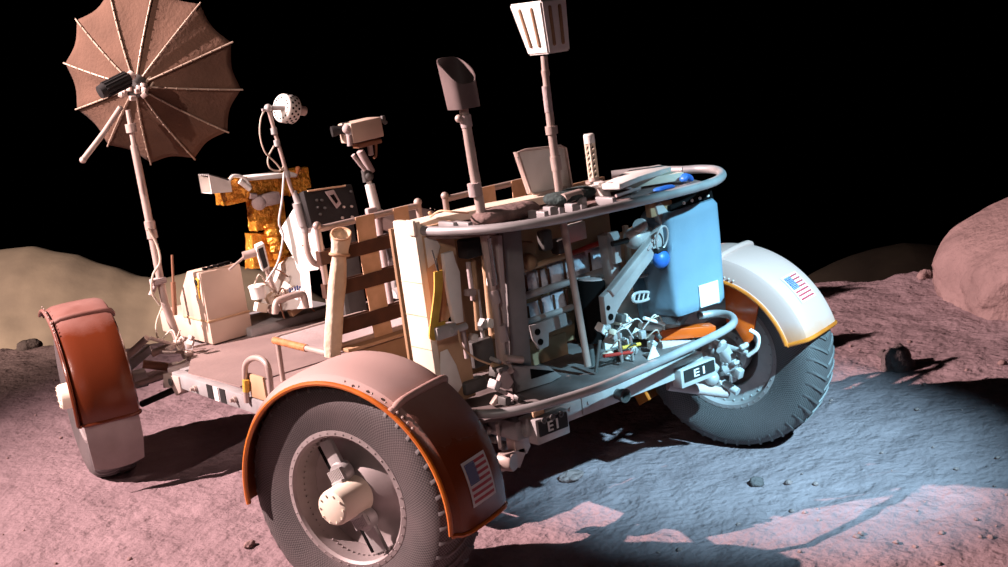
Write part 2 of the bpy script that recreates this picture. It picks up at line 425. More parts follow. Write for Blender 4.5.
stone(572, 480, .055, 10.7, 'flat crusty soil clump on the blue lit ground beneath the rear crossbeam', False, .35)
mb = MB()
for k in range(260):
    px, py = random.uniform(-40, 1040), random.uniform(300, 600)
    p = AZ(px, py, 0)
    if abs(p.x) < 1.2 and abs(p.y) < 1.6: continue
    r = random.uniform(.004, .013) * (1.8 if random.random() < .08 else 1)
    b2 = bmesh.new(); bmesh.ops.create_icosphere(b2, subdivisions=1, radius=r)
    for v in b2.verts: v.co = Vector((v.co.x * random.uniform(.7, 1.3), v.co.y * random.uniform(.7, 1.3), v.co.z * random.uniform(.5, .9))) + Vector((p.x, p.y, ground_z(p.x, p.y) + r * .3))
    mb._merge(b2)
tag(mb.build('gravel', M['rock'], sharp=80), 'fine pinkish gravel scattered over the soil around the rover', 'gravel', kind='stuff')

# ================================================================== ROVER
rover = thing('lunar_rover', 'dusty four wheeled lunar rover with woven wire tires and brown fenders', 'rover')
TR = .409; HW = .115
# ---- wheel meshes, local: axle along x, outboard side at -x
def tire_mesh():
    mb = MB(); uvl = mb.bm.loops.layers.uv.new('UVMap')
    NU, prof = 120, []
    sec = [(-.095, .232), (-.105, .27), (-.115, .32), (-.112, .36), (-.098, .388), (-.07, .403), (-.035, .409), (0, .410), (.035, .409), (.07, .403), (.098, .388), (.112, .36), (.115, .32), (.105, .27), (.095, .232)]
    ps = smooth([V(a, b, 0) for a, b in sec], 2); NS = len(ps)
    grid = []
    for i in range(NU):
        a = 2 * math.pi * i / NU
        grid.append([mb.bm.verts.new((q.x, q.y * math.cos(a), q.y * math.sin(a))) for q in ps])
    mi = mb._mi(M['tire'])
    for i in range(NU):
        for k in range(NS - 1):
            f = mb.bm.faces.new([grid[i][k], grid[i][k + 1], grid[(i + 1) % NU][k + 1], grid[(i + 1) % NU][k]]); f.material_index = mi
            for l, (uu, vv) in zip(f.loops, ((i, k), (i, k + 1), (i + 1, k + 1), (i + 1, k))): l[uvl].uv = (uu / NU, vv / (NS - 1))
    # riveted chevron treads
    NC = 46
    for i in range(NC):
        a0 = 2 * math.pi * i / NC
        for sd in (-1, 1):
            pts = []
            for q in range(6):
                u = q / 5; x = sd * (.004 + u * .104); a = a0 + .15 * u; r = lerp_tab(sorted((q_.x, q_.y) for q_ in ps if q_.y > .36), x) - .001
                pts.append((x, a, r + .0015))
            vs = []; fs = []; hw = .017
            for (x, a, r) in pts:
                for da, dr in ((-hw, 0), (-hw * .8, .0055), (hw * .8, .0055), (hw, 0)):
                    vs.append(V(x, (r + dr) * math.cos(a + da), (r + dr) * math.sin(a + da)))
            for q in range(5):
                for k in range(3): fs.append((q * 4 + k, q * 4 + k + 1, q * 4 + 5 + k, q * 4 + 4 + k))
            fs += [(0, 1, 2, 3), (23, 22, 21, 20)]
            mb.faces(vs, fs, M['lug'])
    return mb
def wheel_meshes():
    d = {}
    mb = MB()     # rim: barrel, flanges, dished disc
    mb.lathe([(-.098, .238), (-.100, .222), (-.092, .214), (-.085, .214), (-.02, .205), (.06, .200), (.085, .214), (.098, .222), (.098, .238), (.092, .24), (.05, .228), (-.06, .232), (-.092, .24), (-.098, .238)], (0, 0, 0), (1, 0, 0), 64)
    mb.lathe([(.0, .203), (.012, .17), (.0, .12), (-.035, .085), (-.045, .03), (-.045, 0), (-.03, 0), (-.02, .085), (.02, .12), (.03, .17), (.015, .204)], (0, 0, 0), (1, 0, 0), 64)
    for k in range(44):
        a = 2 * math.pi * k / 44
        for sx in (-1, 1):
            mb.ball((sx * .1005, .230 * math.cos(a), .230 * math.sin(a)), .0030, (.6, 1, 1), None, 6)
    for k in range(60):
        a = 2 * math.pi * k / 60
        mb.ball((-.055, .2075 * math.cos(a), .2075 * math.sin(a)), .0038, (1, 1, 1), None, 6)
    d['rim'] = mb
    mb = MB(); mb.lathe([(-.172, 0), (-.172, .048), (-.166, .057), (-.155, .060), (-.06, .062), (-.045, .066), (-.02, .066)], (0, 0, 0), (1, 0, 0), 40)
    for k in range(10):
        a = 2 * math.pi * k / 10; mb.cyl((-.171, .047 * math.cos(a), .047 * math.sin(a)), (-.1755, .047 * math.cos(a), .047 * math.sin(a)), .0035, None, 8)
    d['hub'] = mb
    for sg in (-1, 1):
        mb = MB(); mb.box((-.056, 0, sg * .135), (.018, .052, .136), None, .004); d['bar%d' % sg] = mb
        mb = MB(); mb.box((-.0555, .036, sg * .15), (.012, .016, .09), None, .003); d['slot%d' % sg] = mb
        mb = MB()
        mb.lathe([(-.075, .0), (-.075, .034), (-.062, .040), (-.04, .040)], (0, 0, sg * .085), (1, 0, 0), 20)
        for k in range(9): mb.box((-.082, -.028 + .007 * k, sg * .085), (.014, .004, .04), None, 0)
        mb.box((-.085, 0, sg * .062), (.03, .05, .012), None, .003); d['clamp%d' % sg] = mb
    mb = MB(); mb.lathe([(.080, .216), (.080, .150), (.074, .145), (.066, .150), (.066, .216)], (0, 0, 0), (1, 0, 0), 56)
    for k in range(30): mb.ball((.0815, .205 * math.cos(k * math.pi / 15), .205 * math.sin(k * math.pi / 15)), .0045, (.6, 1, 1), None, 6)
    d['plate'] = mb
    mb = MB()     # inboard drive: motor housing, brake drum
    mb.lathe([(.03, .10), (.07, .105), (.085, .10), (.09, .075), (.15, .072), (.16, .06), (.165, .045), (.235, .045), (.24, .0)], (0, 0, 0), (1, 0, 0), 28)
    for k in range(8):
        a = 2 * math.pi * k / 8; mb.cyl((.085, .088 * math.cos(a), .088 * math.sin(a)), (.1, .088 * math.cos(a), .088 * math.sin(a)), .007, None, 8)
    d['drive'] = mb
    return d
def add_wheel(c, dl, right, bar_rot):
    rz = dl + (math.pi if right else 0)
    d = wheel_meshes()
    o = d['rim'].build('wheel', M['rim'], None, loc=(0, 0, 0)); o.parent = rover; o.location = c; o.rotation_euler = (0, 0, rz)
    t = tire_mesh().build('tire', None, o, True, 60)
    for k, m, nm in (('hub', 'cream', 'hub_cap'), ('drive', 'lgrey', 'drive_motor'), ('plate', 'lgrey', 'backing_plate'), ('bar-1', 'lgrey', 'spoke_bar'), ('bar1', 'lgrey', 'spoke_bar'), ('slot-1', 'blackmat', 'spoke_slot'), ('slot1', 'blackmat', 'spoke_slot'), ('clamp-1', 'lgrey', 'hub_clamp'), ('clamp1', 'lgrey', 'hub_clamp')):
        x = d[k].build(nm, M[m], o, True)
        if k[-1] == '1': x.rotation_euler = (bar_rot if k[0] != 'c' else bar_rot * 1.0, 0, 0)
    return o
C_LR = V(-.915, -1.143, TR); C_RR = V(.915, -1.143, TR); C_FL = V(-.912, 1.213, TR - .018); C_FR = V(.915, 1.143, TR)
D_LR, D_RR, D_FL, D_FR = .341, .231, -.20, -.2
add_wheel(C_LR, D_LR, False, R_(-24)); add_wheel(C_RR, D_RR, True, R_(10)); add_wheel(C_FL, D_FL, False, R_(60)); add_wheel(C_FR, D_FR, True, R_(0))

def add_fender(c, dl, sg, a0, arib, a1, mats, flap=None, flag=False, rl=.44, rin=.40, hw=.14, rc=.475, lipcol='lip', rear_flag_at=None, dc=(0, 0, 0)):
    """sg -1: outboard is local -x. angles (deg) measured from forward, over the top, to the rear"""
    root_c = c + Vector(dc)
    sec = [(-hw - .012, rl), (-hw - .006, rl + .006), (-hw, rc - .028), (-hw * .93, rc - .012), (-hw * .75, rc - .003), (-hw * .4, rc), (0, rc + .001), (hw * .4, rc), (hw * .75, rc - .003), (hw * .93, rc - .012), (hw, rc - .028), (hw, rin)]
    sec = [(x * -sg, r) for x, r in sec]
    def pt(x, r, a): a = R_(a); return V(x, r * math.cos(a), r * math.sin(a))
    def shell(aa, bb, dr, th=.005):
        mb = MB(); n = max(8, int(abs(bb - aa) / 3)); grid_o = []; grid_i = []
        for i in range(n + 1):
            a = aa + (bb - aa) * i / n
            grid_o.append([pt(x, r + dr, a) for x, r in sec]); grid_i.append([pt(x * .97, r + dr - th, a) for x, r in sec])
        S = len(sec); vs = [v for g in grid_o for v in g] + [v for g in grid_i for v in g]; N = (n + 1) * S; fs = []
        for i in range(n):
            for k in range(S - 1):
                q = (i * S + k, i * S + k + 1, (i + 1) * S + k + 1, (i + 1) * S + k); fs.append(q); fs.append(tuple(N + z for z in reversed(q)))
            for k in (0, S - 1):
                fs.append((i * S + k, (i + 1) * S + k, N + (i + 1) * S + k, N + i * S + k))
        for i in (0, n):
            for k in range(S - 1): fs.append((i * S + k, i * S + k + 1, N + i * S + k + 1, N + i * S + k))
        mb.faces(vs, fs); return mb
    o = shell(a0, arib, 0).build('fender', M[mats[0]], None, loc=(0, 0, 0)); o.parent = rover; o.location = root_c; o.rotation_euler = (0, 0, dl)
    e = shell(arib - 2, a1, .004).build('fender_extension', M[mats[1]], o, True)
    mb = MB()
    n = 40; lipx = sec[0][0]
    mb.tube([pt(lipx, rl + .001, a0 + (a1 - a0) * i / n) for i in range(n + 1)], .0085, 8)
    mb.tube([pt(x, r + .003, a1) for x, r in sec], .0085, 8)
    mb.build('fender_lip', M[lipcol], o, True)
    mb = MB(); mb.tube([pt(x * 1.01, r + .006, arib) for x, r in sec], .013, 10); mb.build('rib', M[mats[0]], o, True)
    mb = MB()
    for k in range(4): mb.ball(pt(lipx * 1.0, rl + .022, arib + 2.5 + 3 * k), .005, (1, 1, 1), None, 8)
    for k in range(4): mb.ball(pt(lipx * 1.0, rl + .022, arib - 4 - 7 * k), .004, (1, 1, 1), None, 8)
    mb.build('rivets', M['mast'], o, True)
    if flap:
        mb = MB(); vs = []
        end = pt(0, rc, a1); y0 = end.y; z0 = end.z; zb = flap
        outl = []
        nx = 10
        def yy(u): return y0 + .018 * u * u
        for k in range(nx + 1):
            u = -1 + 2 * k / nx
            vs += [V(u * (hw - .01), yy(u) - .004, z0 + .03), V(u * (hw - .012), yy(u) - .012, (z0 + zb) / 2), V(u * (hw - .02), yy(u) + .012, zb + .012 * u * u),
                   V(u * (hw - .02), yy(u) + .018, zb + .012 * u * u), V(u * (hw - .012), yy(u) - .006, (z0 + zb) / 2), V(u * (hw - .01), yy(u) + .002, z0 + .03)]
        fs = []
        for k in range(nx):
            for q in range(6): fs.append((k * 6 + q, k * 6 + (q + 1) % 6, k * 6 + 6 + (q + 1) % 6, k * 6 + 6 + q))
        fs += [tuple(range(6)), tuple(6 * nx + q for q in range(6))]
        mb.faces(vs, fs); x = mb.build('fender_flap', M['flap'], o, True); x['label'] = 'grey lower mud flap'
    if flag:
        fa, fb, x0, x1 = flag      # angle range (upper, lower), x range (canton side first)
        mb = MB(); ni, nj = 26, 16
        sx = sorted([(x, r) for x, r in sec])
        def surf(x, a): return pt(x, lerp_tab(sx, x) + .008, a)
        mg = 1.2
        def patch(u0, u1, v0, v1, m, lift=0.0):
            nu = max(2, int(abs(u1 - u0) * 8)); nv = max(1, int(abs(v1 - v0) * 10)); vs = []; fs = []
            for j in range(nv + 1):
                for i in range(nu + 1):
                    u = u0 + (u1 - u0) * i / nu; v = v0 + (v1 - v0) * j / nv
                    x = x0 + (x1 - x0) * u; a = fa + (fb - fa) * v
                    vs.append(pt(x, lerp_tab(sx, x) + .007 + lift, a))
            for j in range(nv):
                for i in range(nu): fs.append((j * (nu + 1) + i, j * (nu + 1) + i + 1, (j + 1) * (nu + 1) + i + 1, (j + 1) * (nu + 1) + i))
            mb.faces(vs, fs, m)
        patch(-.08, 1.08, -.08, 1.08, M['flagwhite'])
        for k in range(0, 13, 2): patch(0, 1, k / 13, (k + 1) / 13, M['flagred'], .0009)
        patch(0, .45, 0, 7 / 13, M['flagblue'], .0018)
        for j in range(9):
            for i in range(6 if j % 2 == 0 else 5):
                u = .0375 + .075 * i + (.0375 if j % 2 else 0); v = (7 / 13) * (j + .6) / 9.3
                patch(u - .012, u + .012, v - .013, v + .013, M['flagwhite'], .0026)
        mb.build('flag_decal', None, o, True)
    return o
add_fender(C_LR, D_LR, -1, -4, 127, 187, ('fender', 'fenderx'), flag=(161.5, 177, -.065, .045), rl=.413, rin=.40, rc=.450, hw=.135, dc=(.008, -.028, 0))
add_fender(C_RR, D_RR, -1, -30, 100, 164, ('fender_pale', 'fender_pale'), flag=(132, 146, -.055, .055), rl=.355, rin=.42, rc=.447, dc=(-.04, 0, -.02))
add_fender(C_FL, D_FL, -1, 62, 113, 184, ('fender_front', 'fender_front'), flap=-.255, rl=.425, rc=.440, hw=.13, lipcol='fender_front', dc=(-.025, -.02, -.01))
add_fender(C_FR, D_FR, 1, -6, 113, 184, ('fender', 'fenderx'))

def part(mb, name, m, parent=rover, **k): return mb.build(name, M[m] if m else None, parent, **k)
# ---- chassis
mb = MB()
for sx in (-1, 1):
    mb.box((sx * .69, .02, .448), (.05, 1.50, .068), None, .006)
mb.box((0, .76, .448), (1.34, .05, .068), None, .006); mb.box((0, -.72, .448), (1.34, .05, .068), None, .006)
for sx in (-1, 1):
    mb.box((sx * .36, 1.05, .43), (.05, .56, .07), None, .006); mb.box((sx * .34, -1.0, .46), (.05, .56, .07), None, .006)
mb.box((0, 1.34, .43), (.76, .05, .07), None, .006)
mb.box((0, 0, .43), (.05, 1.4, .05), None, .005)
part(mb, 'chassis_frame', 'grey')
mb = MB(); mb.box(V(.11, -1.285, .470), (.90, .04, .070), None, .005)
mb.prism([V(-.08, -1.311, .44), V(.02, -1.311, .44), V(.02, -1.311, .515), V(-.08, -1.311, .515)], (0, .012, 0))
for q in ((594, 386), (606, 383), (588, 402), (570, 408)): c = AY(*q, -1.312); mb.cyl(c, c + V(0, -.006, 0), .006, None, 10)
part(mb, 'rear_crossbeam', 'lgrey')
c = AY(622, 395, -1.33); mb = MB(); mb.lathe([(.10, .0), (.10, .020), (0, .020), (0, .024), (-.02, .026), (-.022, .019), (.01, .016), (.012, 0)], c, (0, 1, 0), 20); part(mb, 'tow_socket', 'dgrey')
mb = MB(); c = AY(538, 413, -1.315); s = scale_at(c); mb.box(c, (.05, .01, .02), None, .002); part(mb, 'placard', 'tan')
# rear reflector boxes
for (cx, cy, w, h) in ((553, 427, 34, 26), (699, 373, 40, 19)):
    mb = MB(); c = pxbox(mb, cx, cy, -1.34, w, h, .05); b = part(mb, 'reflector_box', 'lgrey')
    s = scale_at(c); W = w / (.79 * s); H = h / s
    mb = MB(); mb.box(c + V(0, -.003, H * .12), (W * .86, .006, H * .6), None, 0); part(mb, 'reflector_panel', 'black', b)
    mb = MB()
    for (u0, v0, du, dv) in ((-.16, 0, .04, .4), (-.09, .17, .12, .06), (-.09, 0, .12, .06), (-.09, -.17, .12, .06), (.10, 0, .05, .4)):
        mb.box(c + V(W * u0, -.007, H * (.12 + v0)), (W * du, .004, H * dv), None, 0)
    part(mb, 'reflector_mark', 'flagwhite', b)
    if cx < 600:
        mb = MB()
        for k in range(3): q = c + V(W * (-.28 + .26 * k), -.004, H * .42); mb.lathe([(0, 0), (0, .010), (-.006, .012), (-.007, .008), (-.003, 0)], q, (0, 1, 0), 14)
        part(mb, 'socket', 'dgrey', b)
# left rail fittings: pivot bracket, stripes, knobs
mb = MB(); c = AX(172, 384, -.72); mb.prism([AX(163, 374, -.722), AX(178, 377, -.722), AX(181, 392, -.722), AX(176, 396, -.722), AX(172, 388, -.722), AX(163, 388, -.722)], (.06, 0, 0), None, .003); part(mb, 'pivot_bracket', 'mast')
mb = MB(); c = AX(171, 382, -.726); mb.lathe([(0, 0), (0, .016), (-.006, .018), (-.007, .010), (-.002, 0)], c, (1, 0, 0), 18); part(mb, 'pivot_pin', 'dgrey')
def rail_panel(px0, px1):
    a = AX(px0, 388, -.7165).y; b = AX(px1, 394, -.7165).y; return (a + b) / 2, abs(a - b)
for (p0, p1, m) in ((207, 213, 'black'), (213.5, 218.5, 'white'), (219, 225, 'black')):
    y, l = rail_panel(p0, p1); mb = MB(); mb.box((-.7165, y, .449), (.004, l, .062), None, 0); part(mb, 'stripe_panel', m)
for q in ((196, 388), (236, 399)):
    c = AX(*q, -.716); mb = MB(); mb.lathe([(0, .014), (-.012, .014), (-.014, .009), (-.028, .008), (-.03, 0)], c, (1, 0, 0), 14); part(mb, 'knob', 'mast')
# floor sheets
fz = .486
mb = MB()
F = [AZ(188, 373, fz), AZ(193, 346, fz), AZ(301, 317, fz), V(.62, 1.02, fz), V(.66, .2, fz), V(-.66, .2, fz)]
mb.prism(F, (0, 0, -.006)); part(mb, 'floor_panel', 'floorp')
mb = MB(); mb.box((0, -.25, .483), (1.32, .86, .006), None, .001); part(mb, 'floor_panel', 'floorp')
# toehold loop on the left rail
L = smooth([AX(247, 402, -.725), AX(245, 375, -.725), AX(246, 364, -.725), AX(251, 359, -.725), AX(258, 358, -.725), AX(265, 362, -.725), AX(269, 372, -.725), AX(272, 404, -.725)], 5)
mb = MB(); mb.tube(L, .0125, 12); h = part(mb, 'toehold_loop', 'mast')
mb = MB(); mb.tube([AX(246.6, 391, -.725), AX(246.0, 379, -.725)], .0155, 12); part(mb, 'tape', 'yellow', h)
mb = MB(); mb.box(AX(258, 387, -.71), (.012, .13, .10), None, .003); part(mb, 'guard_plate', 'tan')
# ---- seats
def seat(x0, x1, near):
    yb = -.42; zf = .665
    root = None
    mb = MB()
    fr = smooth([V(x0, yb, zf), V(x0, yb + .2, zf), V(x0, .06, zf), V(x0 + .02, .10, zf), V(x0 + .08, .115, zf), V(x1 - .08, .115, zf), V(x1 - .02, .10, zf), V(x1, .06, zf), V(x1, yb, zf)], 4)
    mb.tube(fr, .0125, 10)
    for x in (x0, x1):
        mb.cyl(V(x, .07, .49), V(x, .06, zf), .011); mb.cyl(V(x, yb, .49), V(x, yb, 1.175), .0125)
        mb.ball(V(x, yb, 1.178), .017)
    mb.cyl(V(x0, yb, 1.165), V(x1, yb, 1.165), .0125)
    mb.cyl(V(x0, yb, .70), V(x1, yb, .70), .0125)
    s = part(mb, 'seat', 'mast')
    # sagging pan
    mb = MB(); vs = []; fs = []; nx, ny = 10, 10
    for j in range(ny + 1):
        for i in range(nx + 1):
            u = i / nx; v = j / ny
            vs.append(V(x0 + .012 + (x1 - x0 - .024) * u, yb + .02 + (.50) * v, zf + .006 - .03 * math.sin(math.pi * u) * math.sin(math.pi * v)))
    N = len(vs); vs += [q - V(0, 0, .006) for q in vs]; n = nx + 1
    for j in range(ny):
        for i in range(nx):
            q = (j * n + i, j * n + i + 1, (j + 1) * n + i + 1, (j + 1) * n + i); fs.append(q); fs.append(tuple(N + z for z in reversed(q)))
    for i in range(nx): fs.append((i, i + 1, N + i + 1, N + i)); fs.append((ny * n + i, ny * n + i + 1, N + ny * n + i + 1, N + ny * n + i))
    for j in range(ny): fs.append((j * n, (j + 1) * n, N + (j + 1) * n, N + j * n)); fs.append((j * n + nx, (j + 1) * n + nx, N + (j + 1) * n + nx, N + j * n + nx))
    mb.faces(vs, fs); part(mb, 'seat_pan', 'dusty', s)
    # side tape and front rail
    mb = MB(); mb.tube([V(x0, .085, zf), V(x0, 0, zf), V(x0, -.18, zf)], .0155, 12); x = part(mb, 'armrest_wrap', 'orangewrap', s)
    for z, hgt in ((1.055, .052), (.925, .055), (.775, .058)):
        mb = MB(); pts = []
        for k in range(41):
            a = k / 40
            if a < .5: pts.append(V(x0 - .014 + (x1 - x0 + .028) * a * 2, yb - .016, z))
            else: pts.append(V(x1 + .014 - (x1 - x0 + .028) * (a - .5) * 2, yb + .016, z))
        pts.append(pts[0])
        mb.strip(pts, (0, 0, hgt), .004); part(mb, 'back_strap', 'brown', s)
    for k, u in enumerate((.44, .80)):
        x = x0 + (x1 - x0) * u
        mb = MB(); mb.strip([V(x, yb - .013, 1.178), V(x, yb - .006, 1.0), V(x + .004, yb - .005, .85), V(x + .004, yb - .012, .69)], (.085 if k == 0 else .07, 0, 0), .004); part(mb, 'back_webbing', 'tanweb', s)
    # rear boards under the seat back
    mb = MB(); mb.box(V((x0 + x1) / 2, yb - .05, .60), (x1 - x0 - .02, .016, .15), None, .002); part(mb, 'seat_board', 'wood', s)
    mb = MB(); mb.box(V((x0 + x1) / 2, yb - .02, .688), (x1 - x0 - .03, .09, .014), None, .002); part(mb, 'seat_ledge', 'tan', s)
    return s
seat(-.525, -.055, True); seat(.08, .55, False)
# ---- dark console with display panel, hand controller
mb = MB()
cn = []
A = AY(303, 191, .42); B = AY(352, 184, .42); Cc = AY(360, 217, .42); D = AY(312, 226, .42)
mb.prism([A, B, Cc, D], (.02, .14, -.03), None, .006); con = part(mb, 'console', 'black')
n = (B - A).cross(D - A).normalized(); n = n if n.y < 0 else -n
def conp(u, v): return A + (B - A) * u + (D - A) * v + n * .004
mb = MB(); mb.tube([conp(.08, .02), conp(.85, .02)], .004, 8); part(mb, 'edge_strip', 'tanweb', con)
mb = MB(); mb.prism([conp(.40, .10), conp(.58, .08), conp(.66, .50), conp(.55, .62)], n * .01, None, .002); part(mb, 'toggle_guard', 'dusty', con)
mb = MB(); mb.prism([conp(.47, .22), conp(.55, .20), conp(.60, .42), conp(.55, .48)], n * .012); part(mb, 'guard_slot', 'blackmat', con)
for u, v in ((.70, .60), (.86, .62), (.92, .20), (.62, .9), (.82, .92), (.20, .3), (.18, .5), (.2, .7), (.3, .32), (.32, .55)):
    mb = MB(); q = conp(u, v); mb.lathe([(0, .006), (.01, .006), (.014, .004), (.014, 0)], q, n, 10); part(mb, 'console_knob', 'mast' if v > .55 and u > .5 else 'dgrey', con)
mb = MB(); mb.box(V(.12, .50, .75), (.10, .08, .52), None, .01); part(mb, 'console_post', 'dgrey')
# ---- pale slanted side panel next to console
mb = MB(); P4 = [AY(279, 231, .80), AY(303, 194, .64), AY(325, 256, .50), AY(318, 270, .54), AY(301, 272, .64)]
mb.prism(P4, (.03, .03, 0), None, .003); sp = part(mb, 'side_panel', 'white')
mb = MB(); mb.prism([AY(299, 210, .608), AY(306, 206, .608), AY(312, 224, .608), AY(306, 229, .608)], (0, .02, 0), None, .002); part(mb, 'panel_window', 'dgrey', sp)
c = AY(310, 228, .60); mb = MB(); mb.lathe([(.02, .016), (-.02, .018), (-.024, 0)], c, (1, -.6, 0), 14); part(mb, 'panel_knob', 'dusty', sp)
mb = MB(); mb.tube(smooth([AY(302, 246, .60), AY(309, 243, .60), AY(314, 237, .60), AY(316, 230, .6)], 4), .004, 8); part(mb, 'panel_cable', 'orangewrap', sp)
# ---- front suspension arms (left) and steering gear
def bar(name, m, a, b, r, r2=None, seg=10):
    mb = MB(); mb.cyl(a, b, r, r2, seg); return part(mb, name, m)
CFm = V(-.72, 1.12, .42)
bar('suspension_arm', 'mast', AY(147, 338, 1.0), AY(124, 359, 1.12), .016)
bar('suspension_arm', 'mast', AY(182, 340, 1.0), AY(152, 354, 1.08), .017)
mb = MB(); mb.prism([AY(124, 366, 1.15), AY(150, 346, 1.05), AY(152, 353, 1.05), AY(128, 374, 1.15)], (.02, .05, 0), None, .003); part(mb, 'suspension_channel', 'grey')
bar('damper', 'wirebrown', AY(143, 364, 1.05), AY(168, 367, 1.0), .020)
bar('damper_rod', 'mast', AY(164, 367, 1.0), AY(178, 363, .98), .010)
bar('lower_arm', 'mast', AY(132, 386, 1.1), AY(165, 374, .95), .013)
bar('lower_arm', 'black', AY(142, 404, 1.15), AY(178, 388, .9), .016)
bar('steering_link', 'mast', AY(150, 338, 1.0), AY(175, 345, 1.0), .009)
bar('steering_link', 'mast', AY(160, 352, 1.02), AY(185, 352, .95), .008)
bar('axle_arm', 'dusty', C_FL + V(.12, -.02, -.02), V(-.38, 1.05, .42), .028)
bar('axle_arm', 'dgrey', C_FR + V(-.12, 0, 0), V(.38, 1.05, .42), .028)
for k in range(16):
    q = AY(170 + random.uniform(0, 22), 336 + random.uniform(0, 24), .97 + random.uniform(-.05, .1))
    mb = MB(); mb.box(q, (random.uniform(.012, .04), random.uniform(.012, .04), random.uniform(.01, .03)), Matrix.Rotation(random.uniform(0, 3), 3, Vector((random.random(), random.random(), random.random())).normalized()), .003)
    part(mb, 'steering_fitting', 'mast')
mb = MB(); mb.box(AY(184, 371, .86), (.11, .12, .045), None, .006); part(mb, 'pivot_housing', 'dusty')
mb = MB(); mb.tube(smooth([AY(163, 304, 1.15), AY(156, 325, 1.12), AY(160, 340, 1.1), AY(172, 330, 1.05), AY(178, 345, 1.0)], 5), .004, 8); part(mb, 'cable', 'wire')
mb = MB(); mb.tube(smooth([AY(180, 330, 1.0), AY(176, 345, 1.0), AY(186, 358, .95), AY(176, 364, .95)], 5), .004, 8); part(mb, 'cable', 'wire')
# ---- rear suspension (left) seen under the lower rail
mb = MB(); mb.prism([AY(512, 424, -1.2), AY(525, 419, -1.2), AY(531, 446, -1.2), AY(527, 454, -1.2), AY(516, 452, -1.2)], (.0, .05, 0), None, .003); part(mb, 'suspension_bracket', 'mast')
c = AY(513, 462, -1.2); mb = MB(); mb.lathe([(-.006, 0), (-.006, .030), (.0, .034), (.05, .034), (.05, 0)], c, (-.3, 1, 0), 20)
mb.prism([AY(504, 455, -1.2), AY(524, 448, -1.2), AY(526, 452, -1.2), AY(520, 468, -1.2)], (0, .03, 0)); part(mb, 'pivot_disc', 'mast')
mb = MB(); mb.cyl(AY(484, 470, -1.1), AY(508, 462, -1.15), .032, .026); mb.cyl(AY(486, 462, -1.12), AY(490, 480, -1.08), .022); part(mb, 'steering_motor', 'grey')
bar('steering_link', 'white', AY(497, 423, -1.2), AY(500, 447, -1.15), .007)
bar('damper', 'dgrey', AY(474, 428, -1.1), AY(510, 432, -1.05), .035)
bar('lower_arm', 'dgrey', C_LR + V(.12, .0, -.02), V(-.34, -1.0, .42), .03)
bar('upper_arm', 'grey', C_LR + V(.12, .02, .10), V(-.34, -.95, .47), .018)
bar('steering_link', 'mast', AY(478, 452, -1.1), AY(484, 474, -1.05), .012)
for q in ((487, 430), (498, 458), (503, 446), (492, 466), (479, 436), (484, 454), (495, 440), (507, 452)):
    mb = MB(); mb.box(AY(*q, -1.12), (.022, .03, .028), Matrix.Rotation(random.random() * 2, 3, 'Y'), .004); part(mb, 'suspension_fitting', random.choice(('mast', 'lgrey', 'grey')))
# ---- rear suspension (right), inside the right rear wheel
bar('upper_arm', 'white', AX(640, 326, .42), AX(706, 331, .70), .016)
bar('steering_link', 'lgrey', AX(702, 338, .70), AX(748, 353, .72), .010)
bar('steering_link', 'lgrey', AX(706, 372, .70), AX(738, 392, .72), .016)
mb = MB(); mb.cyl(AX(700, 370, .62), AX(716, 365, .70), .034); mb.cyl(AX(722, 348, .68), AX(733, 362, .72), .026); mb.ball(AX(712, 378, .66), .03); mb.cyl(AX(724, 370, .69), AX(740, 362, .73), .02); part(mb, 'steering_motor', 'lgrey')
bar('lower_arm', 'dusty', AX(668, 385, .5), AX(728, 393, .72), .022)
for k in range(14):
    q = AX(712 + random.uniform(0, 34), 340 + random.uniform(0, 42), .70); mb = MB(); mb.box(q, (.03, random.uniform(.015, .05), random.uniform(.012, .03)), Matrix.Rotation(random.uniform(0, 3), 3, 'X'), .004)
    part(mb, 'hub_fitting', 'lgrey')
mb = MB(); mb.tube(smooth([AX(750, 330, .71), AX(758, 336, .72), AX(757, 348, .72), AX(748, 356, .71)], 5), .008, 8); part(mb, 'brake_hose', 'white')
# orange support panels inside the right rear wheel
mb = MB(); mb.prism([AX(724, 279, .79), AX(760, 296, .80), AX(752, 340, .79), AX(746, 346, .78), AX(736, 330, .78), AX(726, 322, .78)], (.012, .004, 0), None, .002); op = part(mb, 'fender_bracket', 'orange')
for q in ((733, 326), (746, 345)):
    mb = MB(); mb.ball(AX(*q, .775), .012); part(mb, 'bracket_bolt', 'lgrey', op)
mb = MB(); mb.prism([AX(650, 342, .45), AX(716, 336, .66), AX(716, 326, .66), AX(664, 330, .5)], (.03, .06, .0), None, .003); part(mb, 'inner_shield', 'orange')
mb = MB(); mb.cyl(AX(660, 346, .45), AX(694, 345, .6), .02); part(mb, 'torsion_bar', 'dusty')
# battery covers and white boxes on the front chassis
mb = MB(); P5 = [AY(262, 312, 1.0), AY(277, 265, 1.0), AY(308, 255, .72), AY(313, 308, .72)]
mb.prism(P5, (.02, .10, 0), None, .004); bc = part(mb, 'battery_cover', 'white')
for k in range(7):
    q = AY(285 + k * 2.5, 291 - k * .6, .90 - .0225 * k); mb = MB()
    mb.box(q, (.008, .004, .012 + .006 * (k % 3)), None, 0); part(mb, 'cover_mark', 'flagblue', bc)
mb = MB(); mb.box(V(.05, 1.14, .505), (.5, .36, .05), None, .01); part(mb, 'battery_tray', 'grey')
mb = MB(); mb.lathe([(0, .0), (0, .036), (.05, .04), (.06, .044), (.065, .04), (.065, 0)], AY(259, 298, .90), (0, 0, 1), 24); part(mb, 'cup_fitting', 'white')
mb = MB(); L = smooth([AY(275, 314, .7), AY(276, 303, .7), AY(282, 299, .7), AY(300, 294, .7), AY(304, 297, .7), AY(306, 308, .7)], 4); mb.tube(L, .016, 12); part(mb, 'handhold', 'mast')
